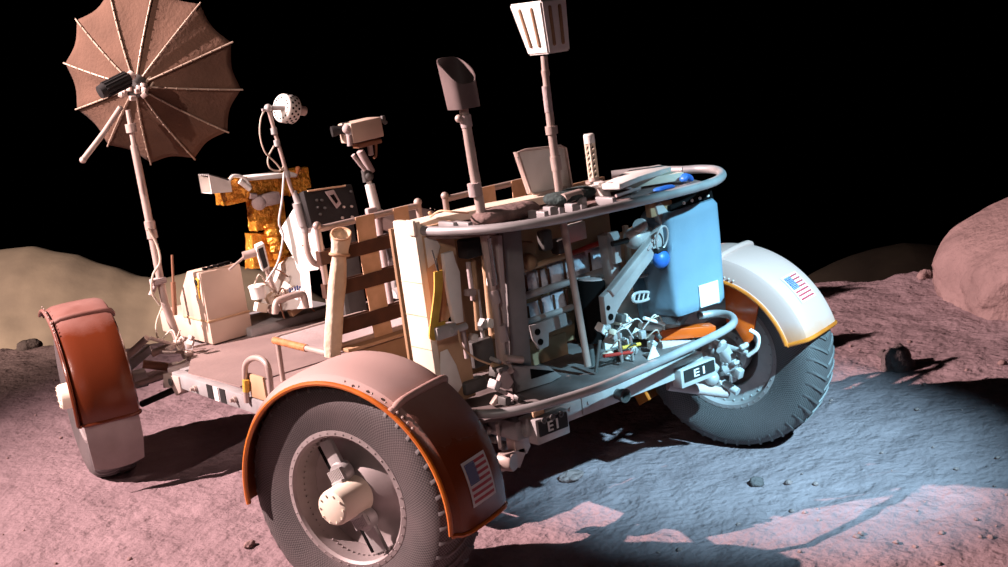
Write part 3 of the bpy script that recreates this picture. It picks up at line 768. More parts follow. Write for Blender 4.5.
for k in range(10):
    a = (248 + random.uniform(0, 50), 285 + random.uniform(0, 25)); b = (a[0] + random.uniform(8, 26), a[1] + random.uniform(-12, 12))
    mb = MB(); mb.tube(smooth([AY(*a, .9), AY((a[0] + b[0]) / 2, min(a[1], b[1]) - random.uniform(2, 9), .85), AY(*b, .9)], 6), .004, 7); part(mb, 'cable', random.choice(('wire', 'wirebrown', 'wire')))
for k in range(8):
    mb = MB(); mb.box(AY(256 + random.uniform(0, 48), 300 + random.uniform(-4, 12), .9), (random.uniform(.02, .07), .04, random.uniform(.02, .05)), Matrix.Rotation(random.uniform(-.5, .5), 3, 'Y'), .004)
    part(mb, 'chassis_fitting', random.choice(('mast', 'dgrey', 'cream', 'wood')))

# ================================================================== CREAM ELECTRONICS BOX
bx = thing('electronics_box', 'cream two tier electronics box with chamfered top on the left front chassis', 'box', (-.275, 1.2, .49))
mb = MB(); x0, x1 = -.385, -.165
mb.box(V(-.275, 1.30, .548), (.22, .58, .112), None, .006); body = mb.build('base_box', M['boxcream'], bx)
mb = MB(); prof = [V(x0, 1.012, .604), V(x0, 1.30, .604), V(x0, 1.30, .70), V(x0, 1.16, .845), V(x0, 1.012, .845)]
mb.prism(prof, (.215, 0, 0), None, .006); top = mb.build('top_box', M['boxcream'], bx)
mb = MB(); mb.box(V(-.277, 1.15, .606), (.224, .286, .010), None, .002); mb.build('seam_band', M['tan'], bx)
c = AX(197, 283, -.389); mb = MB(); mb.box(c, (.006, .04, .05), Matrix.Rotation(.3, 3, 'X'), .004, M['yellow']); mb.cyl(c + V(-.002, 0, .004), c + V(-.008, 0, .004), .014, None, 16, M['black']); mb.box(c + V(-.001, -.004, -.05), (.004, .008, .06), None, 0, M['yellow']); mb.build('side_latch', None, bx)
mb = MB()
for k in range(5): mb.box(AY(207 + k * 5.5, 271 - k * 1.6, 1.06) + V(0, .02, .008), (.018, .03, .014), Matrix.Rotation(.4 * k, 3, 'Z'), .003)
mb.tube([AY(205, 272, 1.06), AY(232, 264, 1.06)], .005, 8); mb.build('top_buckle', M['blackmat'], bx)

# ================================================================== UMBRELLA ANTENNA
H0 = AY(134, 87, 1.12)
ant = thing('dish_antenna', 'umbrella shaped brown mesh dish antenna on a tall mast at the left', 'antenna', (-.53, 1.12, .48))
t_ = R_(22); axd = (CR * .30 + CU * .95) * math.sin(t_) + CF * math.cos(t_); axd.normalize()
e1 = (CR - axd * CR.dot(axd)).normalized(); e2 = axd.cross(e1); e2 = e2 if e2.dot(CU) > 0 else -e2
sD = scale_at(H0); RD = 94 / sD; DP = .21
def dsh(ang, s, lift=0): return H0 + axd * (.03 + DP * (s ** 1.35) - lift) + (e1 * math.cos(ang) + e2 * math.sin(ang)) * (RD * s)
tips = [R_(23 + 30 * k) for k in range(12)]
mb = MB(); vs = []; fs = []; NA = 12 * 8; NR = 14
for j in range(NR + 1):
    for i in range(NA):
        u = (i % 8) / 8; a = tips[0] + 2 * math.pi * i / NA; bow = math.sin(math.pi * u)
        s = (.05 + .95 * j / NR) * (1 - .085 * bow * (j / NR) ** 2)
        vs.append(dsh(a, s) + axd * .02 * bow * (j / NR))
for j in range(NR):
    for i in range(NA):
        i2 = (i + 1) % NA; fs.append((j * NA + i, j * NA + i2, (j + 1) * NA + i2, (j + 1) * NA + i))
mb.faces(vs, fs); cn = mb.build('canopy', M['dish'], ant, sharp=60)
sm = cn.modifiers.new('thickness', 'SOLIDIFY'); sm.thickness = .003
for k, a in enumerate(tips):
    mb = MB(); mb.tube([dsh(a, .05 + .95 * j / 12, .006) for j in range(13)] + [dsh(a, 1.02, .006)], .0042, 8)
    for j in range(7): mb.box(dsh(a, .3 + .1 * j, .008), (.0082, .0082, .0082), None, .001)
    mb.build('rib', M['rib'], ant)
mb = MB(); mb.lathe([(-.03, 0), (-.03, .035), (-.01, .05), (.03, .055), (.06, .03), (.06, 0)], H0, axd, 24); mb.build('hub', M['dgrey'], ant)
mb = MB()
for k in range(12):
    q = H0 - axd * .03 + CR * random.uniform(-.05, .07) + CU * random.uniform(-.06, .05); mb.box(q, (.03, .03, .022), Matrix.Rotation(random.uniform(0, 3), 3, Vector((1, .4, .2)).normalized()), .004)
mb.build('gimbal', M['mast'], ant)
a = AY(99, 93, 1.0); b = AY(127, 79, 1.0)
mb = MB(); mb.lathe([(0, 0), (.004, .030), (.03, .034), (.15, .034), (.16, .024), (.16, 0)], a, b - a, 24)
for k in range(14):
    an = 2 * math.pi * k / 14; ax = (b - a).normalized(); nn = ax.orthogonal().normalized(); bb = ax.cross(nn); q = (nn * math.cos(an) + bb * math.sin(an)) * .035
    mb.tube([a + ax * .03 + q, a + ax * .15 + q], .004, 6)
mb.build('sighting_scope', M['black'], ant)
mb = MB(); mb.cyl(b, b + (b - a).normalized() * .03 + CU * .01, .018, .022); mb.build('eyepiece', M['mast'], ant)
mb = MB(); mb.tube([AY(121, 107, 1.0), AY(103, 134, .98), AY(83, 160, .96)], .013, 12); q = AY(83, 160, .96); mb.ball(q, .015); mb.build('pointing_handle', M['mast'], ant)
mb = MB(); q0 = AY(141, 88, 1.1); q1 = AY(162, 64, 1.12); mb.cyl(q0, q1, .008); mb.cyl(AY(150, 88, 1.1), AY(163, 66, 1.12), .006); mb.build('feed_strut', M['rib'], ant)
mb = MB(); dd = (q1 - q0).normalized(); mb.lathe([(-.04, .0), (-.04, .02), (-.01, .03), (.02, .034), (.05, .026), (.07, .03), (.08, .0)], q1, dd, 20); mb.build('feed_lamp', M['wirebrown'], ant)
base = V(-.50, 1.12, .49)
m0 = AY(128, 110, 1.12); m1 = AY(134, 145, 1.12); m2 = AY(150, 225, 1.12); m3 = AY(165, 304, 1.12)
mb = MB(); mb.tube([m0, m1], .012, 12); mb.tube([m1, m2, m3], .0185, 14); mb.tube([m3, base], .02, 14)
for q in ((131, 128), (150, 225), (152, 234)): c = AY(*q, 1.12); mb.cyl(c + V(0, 0, .02), c - V(0, 0, .02), .025)
mb.build('mast', M['mast'], ant)
mb = MB(); c = AY(158, 281, 1.12); mb.box(c, (.07, .05, .03), None, .006); mb.cyl(c + V(-.05, 0, -.06), c + V(.02, 0, .03), .012); mb.build('mast_clamp', M['dusty'], ant)
mb = MB(); mb.tube(smooth([AY(148, 228, 1.09), AY(157, 245, 1.08), AY(160, 262, 1.07), AY(153, 275, 1.09), AY(152, 292, 1.1), AY(160, 305, 1.1)], 5), .006, 8); mb.build('cable', M['wire'], ant)
mb = MB(); mb.cyl(AY(172, 255, 1.25), AY(174, 300, 1.25), .006); mb.cyl(AY(173, 282, 1.25), AY(175, 315, 1.25), .012); mb.build('whip_rod', M['wirebrown'], ant)

# ================================================================== LOW GAIN ANTENNA (perforated drum)
lg = thing('drum_antenna', 'white perforated drum antenna on a thin cabled mast with thick grip', 'antenna', (.03, .50, .66))
P_ = lambda x, y: AY(x, y, .50)
mb = MB(); mb.tube(smooth([P_(268, 107), P_(272, 122), P_(283, 160), P_(291, 188), P_(297, 200)], 4), .009, 12); mb.build('mast', M['mast'], lg)
mb = MB(); mb.tube([P_(294, 192), P_(299, 204), P_(305, 232)], .017, 14, True, None, [.013, .019, .017]); mb.tube([P_(297, 203), P_(303, 226)], .022, 14); mb.build('grip', M['lgrey'], lg)
mb = MB(); mb.tube(smooth([P_(305, 232), P_(307, 250), P_(313, 262), P_(322, 267), P_(329, 285)], 5), .014, 12); mb.tube([P_(329, 285), V(.03, .5, .56), V(.03, .5, .49)], .014, 12); mb.build('lower_mast', M['mast'], lg)
for q in ((274, 131), (287, 174), (277, 143)):
    mb = MB(); c = P_(*q); mb.cyl(c + V(0, 0, .014), c - V(0, 0, .014), .014); mb.build('collar', M['lgrey'], lg)
ax = (CR * .66 + CF * .75).normalized(); dc_ = P_(281, 108)
mb = MB(); mb.lathe([(0, 0), (0, .058), (.004, .063), (.008, .065), (.062, .065), (.066, .062), (.068, .0)], dc_, ax, 36); dr = mb.build('drum', M['white'], lg)
nn = ax.orthogonal().normalized(); bb = ax.cross(nn)
mb = MB()
for k in range(16):
    a = 2 * math.pi * k / 16; d = nn * math.cos(a) + bb * math.sin(a)
    mb.cyl(dc_ + d * .048 - ax * .0008, dc_ + d * .048 + ax * .002, .0048, None, 10)
    for j in range(3):
        d2 = nn * math.cos(a + .2 * (j % 2)) + bb * math.sin(a + .2 * (j % 2)); q = dc_ + ax * (.017 + .017 * j)
        mb.cyl(q + d2 * .064, q + d2 * .0662, .0055, None, 10)
mb.build('holes', M['blackmat'], dr)
mb = MB(); mb.cyl(dc_ + ax * .066, dc_ + ax * .135, .022); mb.build('rear_sleeve', M['mast'], lg)
mb = MB(); mb.cyl(P_(262, 110), P_(288, 108), .006); mb.cyl(P_(272, 108) - CF * .0, dc_ - ax * .012 + CR * .03, .012); mb.ball(P_(268, 108), .018); mb.build('swivel', M['lgrey'], lg)
mb = MB(); mb.tube(smooth([P_(266, 108), P_(261, 118), P_(260, 135), P_(265, 152), P_(275, 162), P_(282, 170), P_(284, 166), P_(279, 171), P_(270, 168), P_(268, 158), P_(274, 146)], 6), .004, 8); mb.build('cable', M['wire'], lg)
mb = MB(); mb.tube(smooth([P_(284, 172), P_(282, 200), P_(279, 222), P_(283, 236), P_(278, 262), P_(266, 282)], 6), .005, 8); mb.build('cable', M['flagwhite'], lg)

# ================================================================== FOIL WRAPPED TV CAMERA
tv = thing('television_camera', 'gold foil wrapped television camera with white lens hood on foil pillar', 'camera', (.02, 1.0, .5))
T = lambda x, y, d=1.0: AY(x, y, d)
mb = MB(); c0, c1 = T(236, 189), T(300, 181); dd = (c1 - c0)
rotc = Matrix.Rotation(-.04, 3, 'Y')
def foilbox(cx, cy, w, h, d, nm, m, y=1.0, rz=0, sub=5, amp=.008):
    bm = bmesh.new(); bmesh.ops.create_cube(bm, size=1); bmesh.ops.subdivide_edges(bm, edges=bm.edges[:], cuts=sub, use_grid_fill=True)
    c = AY(cx, cy, y); s = scale_at(c); sz = (w / (.79 * s), d, h / s); R = Matrix.Rotation(rz, 3, 'Y')
    for v in bm.verts:
        q = Vector((v.co.x * sz[0], v.co.y * sz[1], v.co.z * sz[2])); q += Vector((noise.noise(q * 38 + Vector((cx, 0, 0))), noise.noise(q * 38 + Vector((0, cx, 0))), noise.noise(q * 38 + Vector((0, 0, cx))))) * amp
        v.co = R @ q + c + V(0, d / 2, 0)
    mb = MB(); mb._merge(bm); return mb.build(nm, M[m], tv, sharp=20)
foilbox(268, 186, 76, 21, .11, 'body', 'gold')
mb = MB(); mb.prism([T(240, 178, .985), T(292, 172, .985), T(298, 174, .985), T(297, 177, .985), T(241, 181.5, .985)], (.0, .10, .004), None, .004); mb.build('top_cover', M['white'], tv)
foilbox(237, 189, 20, 20, .10, 'lens_block', 'gold', .97)
foilbox(297, 185, 16, 18, .10, 'rear_block', 'gold', 1.0)
h0 = T(228, 186, .98); h1 = T(205, 184, .98); hl = (h1 - h0).length
def hsq(x, r): return [h0 + (h1 - h0) * x + V(0, -r, -r * .8), h0 + (h1 - h0) * x + V(0, -r, r * .8), h0 + (h1 - h0) * x + V(0, r, r * .8), h0 + (h1 - h0) * x + V(0, r, -r * .8)]
mb = MB(); mb.faces(hsq(0, .034) + hsq(1, .056) + hsq(1, .052) + hsq(.05, .03), [(3, 2, 1, 0)] + [(4 * a + k, 4 * a + (k + 1) % 4, 4 * a + 4 + (k + 1) % 4, 4 * a + 4 + k) for a in range(3) for k in range(4)] + [(12, 13, 14, 15)]); hd_ = mb.build('lens_hood', M['white'], tv)
for k in range(5):
    mb = MB(); u = .12 + .19 * k; y_ = -.05 + .022 * k
    mb.tube([h0 + V(0, y_ * .6, .034 * .8 + .001), h1 + V(0, y_, .056 * .8 + .001)], .006, 6); mb.build('hood_stripe', M['black'], hd_)
mb = MB(); mb.cyl(T(240, 181, .95), T(250, 189, .95), .014); mb.tube(smooth([T(228, 183, .95), T(233, 176, .95), T(244, 178, .95), T(250, 186, .95)], 4), .008, 8); mb.build('zoom_motor', M['white'], tv)
mb = MB(); mb.ball(T(259, 203, .97), .036); mb.box(T(269, 199, .98), (.10, .07, .06), None, .012); mb.cyl(T(250, 196, .97), T(256, 196, .97), .014); mb.build('pan_tilt_motor', M['dusty'], tv)
foilbox(270, 214, 26, 30, .08, 'foil_collar', 'gold', 1.0, .05)
mb = MB(); q = smooth([T(271, 222), T(275, 238), T(280, 252), T(287, 262)], 6); mb.tube(q, .03, 10, True, None, [.046 + .006 * math.sin(i * 2.1) for i in range(len(q))]); mb.build('foil_sleeve', M['gold'], tv, sharp=20)
foilbox(279, 250, 46, 34, .08, 'foil_skirt', 'gold', 1.02, .15)
mb = MB(); mb.cyl(T(284, 262, 1.04), V(.02, 1.0, .56), .02); mb.build('stand', M['mast'], tv)
mb = MB(); mb.ball(T(298, 169, 1.0), .014); mb.cyl(T(298, 170, 1.0), T(296, 177, 1.0), .008); mb.build('connector', M['orangewrap'], tv)
# monitor-like bracket in front of the pillar
mb = MB(); mb.prism([T(256, 247, .88), T(264, 243, .88), T(270, 268, .88), T(263, 272, .88)], (.03, .08, 0), None, .004, ); mk = thing('sun_shield_box', 'small white framed box with dark window beside the foil pillar', 'box', (-.02, .9, .62))
mb.build('frame', M['white'], mk)
mb = MB(); mb.prism([T(258.5, 249, .876), T(263, 247, .876), T(268, 266, .876), T(264, 269, .876)], (0, .012, 0)); mb.build('window', M['black'], mk)
mb = MB(); mb.cyl(T(243, 256, .9), T(256, 252, .88), .02); mb.cyl(T(229, 270, .9), T(244, 257, .9), .006); mb.build('bracket', M['mast'], mk)
mb = MB(); mb.cyl(T(266, 268, .9), V(-.03, .93, .585), .012); mb.build('post', M['mast'], mk)

# ================================================================== FILM CAMERA ON POST
fc = thing('film_camera', 'boxy cream film camera on a thick white post behind the seats', 'camera', (.19, .28, .5))
Q = lambda x, y, d=.28: AY(x, y, d)
mb = MB(); c = Q(367, 130, .24); s = scale_at(c); R1 = Matrix.Rotation(R_(-2), 3, 'Y')
mb.box(c + V(0, .05, 0), (29 / (.79 * s), .11, 20 / s), R1, .005); mb.build('body', M['boxcream'], fc)
mb = MB(); mb.box(Q(353, 133, .235) + V(0, .03, 0), (.016, .05, .075), R1, .004); mb.build('front_plate', M['grey'], fc)
a = Q(350, 128, .30); mb = MB(); mb.lathe([(0, .03), (.03, .03), (.035, .02), (.06, .02), (.07, .024), (.085, .024), (.085, 0)], a, (-1, .35, -.05), 20); mb.build('lens', M['black'], fc)
mb = MB(); mb.ball(Q(347, 129, .26), .022); mb.cyl(Q(349, 135, .25), Q(350, 146, .25), .012); mb.build('lens_ring', M['dusty'], fc)
mb = MB(); mb.box(Q(371, 143.5, .26) + V(0, .03, 0), (.13, .05, .02), R1, .004); mb.tube(smooth([Q(376, 144), Q(376, 155), Q(374, 158)], 4), .006, 8); mb.build('underplate', M['wirebrown'], fc)
mb = MB(); mb.box(Q(374, 150, .25) + V(0, .03, -.0), (.02, .02, .05), None, .004); mb.build('trigger', M['dusty'], fc)
mb = MB(); mb.ball(Q(385, 122, .26), .012); mb.box(Q(383, 119, .26), (.02, .02, .03), None, .004); mb.build('viewfinder', M['dgrey'], fc)
mb = MB(); mb.cyl(Q(360, 151), Q(372, 172), .018, .016); mb.cyl(Q(353, 155, .25), Q(365, 170, .25), .010); mb.build('tilt_arm', M['dusty'], fc)
mb = MB(); mb.ball(Q(368, 176), .026); mb.cyl(Q(364, 170), Q(366, 182), .014); mb.build('tilt_joint', M['dgrey'], fc)
mb = MB(); mb.lathe([(0, .0), (0, .012), (.03, .012), (.03, .022), (.15, .024), (.155, .03), (.16, .03), (.16, .0)], Q(368, 178), Q(376, 211) - Q(368, 178), 20); mb.build('post', M['white'], fc)
mb = MB(); mb.tube([Q(375, 207), Q(378, 222), V(.19, .28, .485)], .015, 12); mb.box(Q(371, 211, .26), (.05, .03, .03), None, .006); mb.build('lower_post', M['dusty'], fc)

# ================================================================== CLOTH TUBE BAG ON THE SEAT BACK
YB = -.475
tb = thing('tube_bag', 'long cream cloth tube bag hanging open on the left seat back', 'bag', AY(332, 357, YB))
top = AY(341, 234, YB - .02); mid = AY(339, 262, YB); bot = AY(332, 357, YB)
mb = MB(); rings = []
prof = [(0, .040), (.03, .040), (.07, .037), (.12, .034), (.16, .036), (.19, .028), (.24, .029), (.40, .036), (.55, .034), (.75, .036), (.9, .036), (1.0, .030)]
seg = 28; vs = []; fs = []; pts = [top.lerp(bot, h) + (V(0, 0, 0)) for h, r in prof]
d = (bot - top).normalized(); n1 = V(1, 0, 0); n1 = (n1 - d * n1.dot(d)).normalized(); n2 = d.cross(n1)
for (h, r), p in zip(prof, pts):
    for k in range(seg):
        a = 2 * math.pi * k / seg; rr = r * (1 + .10 * noise.noise(Vector((math.cos(a) * 2.2, math.sin(a) * 2.2, h * 9)))) * (1 + (.05 * math.sin(a * 5 + h * 4) if h > .2 else 0))
        tilt = V(0, 0, .022 * ((n1 * math.cos(a) + n2 * math.sin(a)).dot(CF))) if h == 0 else Vector()
        vs.append(p + n1 * math.cos(a) * rr + n2 * math.sin(a) * rr * .8 + tilt)
for i in range(len(prof) - 1):
    for k in range(seg): k2 = (k + 1) % seg; fs.append((i * seg + k, i * seg + k2, (i + 1) * seg + k2, (i + 1) * seg + k))
fs.append(tuple((len(prof) - 1) * seg + k for k in range(seg)))
mb.faces(vs, fs); o = mb.build('bag_body', M['cream_cloth'], tb, sharp=70); sm = o.modifiers.new('thickness', 'SOLIDIFY'); sm.thickness = .003; sm.offset = -1
mb = MB(); mb.tube([vs[k] for k in range(seg)], .0045, 8, closed=True); mb.build('mouth_rim', M['tanweb'], tb)
mb = MB(); p = top.lerp(bot, .165); mb.tube([p + n1 * math.cos(2 * math.pi * k / 20) * .037 + n2 * math.sin(2 * math.pi * k / 20) * .03 for k in range(20)], .006, 8, closed=True); mb.build('tie_band', M['tan'], tb)

# ================================================================== TOOL PALLET
pal = thing('tool_pallet', 'rear tool pallet frame with curved grey rails, cream corner post and shelves', 'tool rack', (0, -1.1, .505))
def pp(mb, n, m, **k): return mb.build(n, M[m] if m else None, pal, **k)
ZU, ZL = 1.18, .60
up = [AZ(*q, ZU) for q in [(414, 230), (430, 231), (450, 231), (490, 229), (530, 224), (570, 217), (610, 208), (650, 199), (690, 189), (712, 182.5), (720, 178), (722, 174), (716, 170), (702, 169), (684, 170)]]
mb = MB(); mb.tube(smooth(up, 5), .0165, 14); mb.tube([up[-1], V(.70, -.95, ZU), V(.60, -.86, ZU)], .0165, 14); pp(mb, 'upper_rail', 'grey')
lo = [AZ(*q, ZL) for q in [(452, 410), (465, 413), (480, 414), (500, 413), (530, 408), (560, 400), (600, 387), (640, 370), (680, 352), (712, 337), (728, 328), (734, 321), (729, 315), (715, 313.5), (698, 316)]]
mb = MB(); mb.tube(smooth(lo, 5), .0155, 14); mb.tube([lo[0], V(-.50, -1.0, ZL)], .0155, 14); pp(mb, 'lower_rail', 'grey')
c = AZ(417, 230, ZU); mb = MB(); mb.tube([AZ(412, 230, ZU), AZ(424, 230.5, ZU)], .020, 14); pp(mb, 'rail_socket', 'cream')
for q in ((457, 228), (472, 228), (548, 217), (585, 210), (616, 203), (563, 213)):
    p = AZ(*q, ZU); mb = MB(); mb.box(p + V(0, .05, .005), (.02, .09, .03), None, .003); pp(mb, 'rail_clip', 'grey')
# corner post (cream, lit face towards -x)
mb = MB(); mb.prism([V(-.50, -1.035, .545), V(-.50, -.905, .545), V(-.50, -.905, 1.215), V(-.50, -1.035, 1.215)], (.028, 0, 0), None, .004); pp(mb, 'corner_post', 'cream')
mb = MB(); mb.box(AX(411, 228, -.505), (.014, .05, .055), None, .006); pp(mb, 'post_bracket', 'cream')
for z in (1.0, .88, .76, .64):
    mb = MB(); mb.box(V(-.5008, -.97, z), (.0015, .128, .002), None, 0); pp(mb, 'post_seam', 'tan')
# aft facing side board, brown, with patches of light painted on in white
mb = MB(); mb.prism([V(-.472, -1.03, .545), V(-.335, -1.03, .545), V(-.335, -1.03, 1.19), V(-.472, -1.03, 1.19)], (0, .018, 0), None, .002); sb = pp(mb, 'side_board', 'tan')
Y1 = -1.033
mb = MB(); mb.prism([AY(440, 352, Y1), AY(447, 349, Y1), AY(456, 365, Y1), AY(462, 385, Y1), AY(458, 392, Y1), AY(446, 395, Y1), AY(440, 372, Y1)], (0, -.003, 0), None, .001); mb.build('painted_light_patch', M['white'], sb)
mb = MB(); mb.prism([AY(424, 238, Y1), AY(434, 236, Y1), AY(440, 246, Y1), AY(436, 262, Y1), AY(428, 268, Y1)], (0, -.003, 0), None, .001); mb.build('painted_light_patch', M['white'], sb)
for q in ((451, 304), (452, 320)):
    mb = MB(); c = AY(*q, Y1 - .002); mb.cyl(c, c + V(0, .004, 0), .013, None, 18); mb.build('board_hole', M['blackmat'], sb)
# white stepped bracket
mb = MB(); Y2 = -1.08
mb.prism([AY(444, 254, Y2), AY(453, 251, Y2), AY(456, 262, Y2), AY(460, 272, Y2), AY(462, 300, Y2), AY(464, 322, Y2), AY(455, 324, Y2), AY(450, 300, Y2), AY(446, 277, Y2)], (0, .02, 0), None, .002); pp(mb, 'tool_bracket', 'white')
mb = MB(); mb.box(AY(444, 331, -1.09), (.085, .04, .045), None, .004); mb.cyl(AY(452, 331, -1.12), AY(466, 326, -1.12), .013); pp(mb, 'latch_block', 'lgrey')
mb = MB(); mb.cyl(AY(462, 325, -1.1), AY(467, 358, -1.1), .009); pp(mb, 'latch_rod', 'dusty')
# back board and top beam
mb = MB(); mb.box(V(.08, -.80, .86), (1.06, .016, .62), None, .002); pp(mb, 'back_board', 'wood')
# tray that closes the top inside the upper rail
mb = MB(); TR_ = [V(-.455, -1.02, 1.150)] + [V(-.44, -1.14, 1.15), V(-.36, -1.24, 1.15), V(-.20, -1.30, 1.15), V(0, -1.33, 1.15), V(.3, -1.36, 1.15), V(.5, -1.38, 1.15), V(.62, -1.35, 1.15)]
TR_ += [V(.70, -1.15, 1.150), V(.62, -.84, 1.150), V(-.455, -.84, 1.150)]
mb.prism(TR_, (0, 0, .008), None, .001); pp(mb, 'top_tray', 'dcloth')
mb = MB(); TB = [AZ(396, 223, 1.20), AZ(470, 206, 1.20), AZ(535, 194, 1.20), AZ(620, 178, 1.20), AZ(660, 171, 1.20), AZ(684, 172, 1.20), AZ(640, 179, 1.20), AZ(600, 186, 1.20), AZ(560, 193, 1.20), AZ(510, 203, 1.20), AZ(440, 217, 1.20), AZ(416, 225, 1.20)]
mb.prism(TB, (0, 0, -.03), None, .003); pp(mb, 'top_beam', 'cream')
# deck
mb = MB(); mb.prism([V(-.47, -1.25, .520), V(-.30, -1.31, .520), V(.10, -1.33, .520), V(.55, -1.30, .520), V(.66, -1.15, .520), V(.64, -.72, .520), V(-.47, -.72, .520)], (0, 0, .012), None, .002); pp(mb, 'deck', 'deck')
# central grey upright plate with the pink light on its left edge put into the colour
mb = MB(); Y3 = -1.10
mb.prism([AY(503, 232, Y3), AY(521, 228, Y3), AY(533, 384, Y3), AY(514, 389, Y3)], (0, .025, 0), None, .002); pp(mb, 'upright_plate', 'midgrey')
mb = MB(); mb.prism([AY(497, 236, Y3 - .05), AY(502, 235, Y3 - .05), AY(512, 388, Y3 - .05), AY(509, 389, Y3 - .05)], (0, .06, 0), None, .002); pp(mb, 'upright_lit_edge', 'dusty')
mb = MB(); mb.prism([AY(512, 366, -1.14), AY(548, 366, -1.14), AY(562, 376, -1.14), AY(552, 382, -1.14), AY(516, 393, -1.14)], (0, .02, 0), None, .002); gus = pp(mb, 'gusset', 'grey')
mb = MB(); mb.prism([AY(531, 369, -1.145), AY(555, 371, -1.145), AY(532, 379, -1.145)], (0, .006, 0)); mb.build('gusset_cutout', M['blackmat'], gus)
mb = MB(); mb.prism([AY(531, 326, -1.08), AY(566, 313, -1.08), AY(568, 325, -1.08), AY(549, 333, -1.08), AY(549, 346, -1.08), AY(540, 350, -1.08), AY(534, 340, -1.08)], (0, .015, 0), None, .002); hb = pp(mb, 'holed_bracket', 'grey')
for q in ((538, 332), (541, 342)):
    mb = MB(); c = AY(*q, -1.085); mb.cyl(c, c + V(0, .006, 0), .012, None, 16); mb.build('bracket_hole', M['blackmat'], hb)
# shelf bars
YR = -1.0
for a, b, r, m in (((505, 276), (570, 254), .011, 'tan'), ((570, 254), (618, 236), .010, 'red'), ((510, 301), (618, 266), .014, 'lgrey'), ((515, 326), (572, 307), .012, 'lgrey'), ((516, 340), (570, 322), .012, 'grey')):
    mb = MB(); mb.cyl(AY(*a, YR), AY(*b, YR), r); pp(mb, 'shelf_bar', m)
# right hand upright channels and pale strips
mb = MB(); mb.prism([AY(606, 236, -1.12), AY(614, 233, -1.12), AY(622, 290, -1.12), AY(615, 296, -1.12)], (0, .05, 0), None, .003); pp(mb, 'channel_post', 'lgrey')
mb = MB(); mb.prism([AY(610, 233, -1.17), AY(618, 231, -1.17), AY(620, 236, -1.17), AY(622, 262, -1.17), AY(616, 264, -1.17), AY(614, 240, -1.17)], (0, .02, 0), None, .002); pp(mb, 'post_cap', 'lgrey')
mb = MB(); mb.box(AY(629, 262, -.95), (.02, .02, .30), None, .003); pp(mb, 'pale_strip', 'cream')
mb = MB(); mb.box(AY(604, 285, -.95), (.05, .02, .10), None, .003); pp(mb, 'pale_strip', 'white')
mb = MB(); mb.prism([AY(600, 300, -1.0), AY(636, 290, -1.0), AY(642, 348, -1.0), AY(606, 352, -1.0)], (0, .02, 0), None, .003); pp(mb, 'pale_panel', 'white')
mb = MB(); mb.box(AY(575, 232, -.93) , (.10, .02, .07), None, .003); pp(mb, 'pale_panel', 'white')
mb = MB(); mb.prism([AY(588, 248, -.83), AY(640, 224, -.83), AY(644, 262, -.83), AY(592, 285, -.83)], (0, .01, 0)); pp(mb, 'tan_panel', 'tan')
mb = MB(); mb.prism([AY(524, 345, -.9), AY(566, 332, -.9), AY(570, 362, -.9), AY(526, 368, -.9)], (0, .01, 0), None, .002); pp(mb, 'tan_panel', 'tan')
# dark mechanisms high in the rack and left interior rods
for a, b, r, m in (((472, 250), (478, 330), .010, 'wood'), ((484, 255), (492, 335), .012, 'tan'), ((477, 290), (484, 345), .008, 'lgrey'), ((468, 262), (473, 300), .009, 'dusty'), ((490, 262), (497, 318), .008, 'wood')):
    mb = MB(); mb.cyl(AY(*a, -.98), AY(*b, -.98), r); pp(mb, 'stored_rod', m)
mb = MB(); mb.box(AY(476, 246, -1.0), (.13, .06, .07), None, .008); mb.box(AY(498, 246, -.95), (.12, .05, .10), None, .008); pp(mb, 'stowage_box', 'black')
mb = MB(); mb.box(AY(524, 254, -.95), (.08, .06, .10), Matrix.Rotation(.3, 3, 'Y'), .02); mb.ball(AY(528, 262, -1.0), .035); pp(mb, 'leather_pouch', 'wood')
mb = MB(); mb.box(AY(560, 246, -.93), (.06, .05, .06), None, .01); mb.box(AY(545, 240, -.95), (.05, .04, .08), None, .01); pp(mb, 'stowage_box', 'dgrey')
mb = MB(); mb.box(AY(480, 352, -.98), (.10, .05, .10), None, .01); mb.box(AY(472, 385, -1.02), (.10, .06, .05), None, .01); pp(mb, 'stowage_box', 'dgrey')
for k in range(12):
    mb = MB(); q = AY(466 + random.uniform(0, 30), 265 + random.uniform(0, 110), -1.0 - random.uniform(0, .06))
    mb.box(q, (random.uniform(.015, .04), .03, random.uniform(.015, .035)), Matrix.Rotation(random.uniform(-.6, .6), 3, 'Y'), .004); pp(mb, 'rack_fitting', random.choice(('dusty', 'lgrey', 'wood', 'white', 'dgrey')))
# rail base clutter round the near mast foot
for k in range(16):
    mb = MB(); q = AY(492 + random.uniform(0, 30), 360 + random.uniform(0, 44), -1.16 - random.uniform(0, .08))
    mb.box(q, (random.uniform(.015, .05), random.uniform(.02, .05), random.uniform(.012, .035)), Matrix.Rotation(random.uniform(-1, 1), 3, Vector((.3, 1, .4)).normalized()), .004); pp(mb, 'foot_fitting', random.choice(('dusty', 'dgrey', 'lgrey', 'mast', 'dgrey')))
mb = MB(); mb.prism([AY(505, 366, -1.22), AY(514, 382, -1.22), AY(509, 390, -1.22), AY(497, 386, -1.22)], (0, .02, 0), None, .002); pp(mb, 'foot_plate', 'dusty')
mb = MB(); mb.cyl(AY(505, 358, -1.2), AY(522, 360, -1.2), .013); pp(mb, 'foot_pin', 'mast')
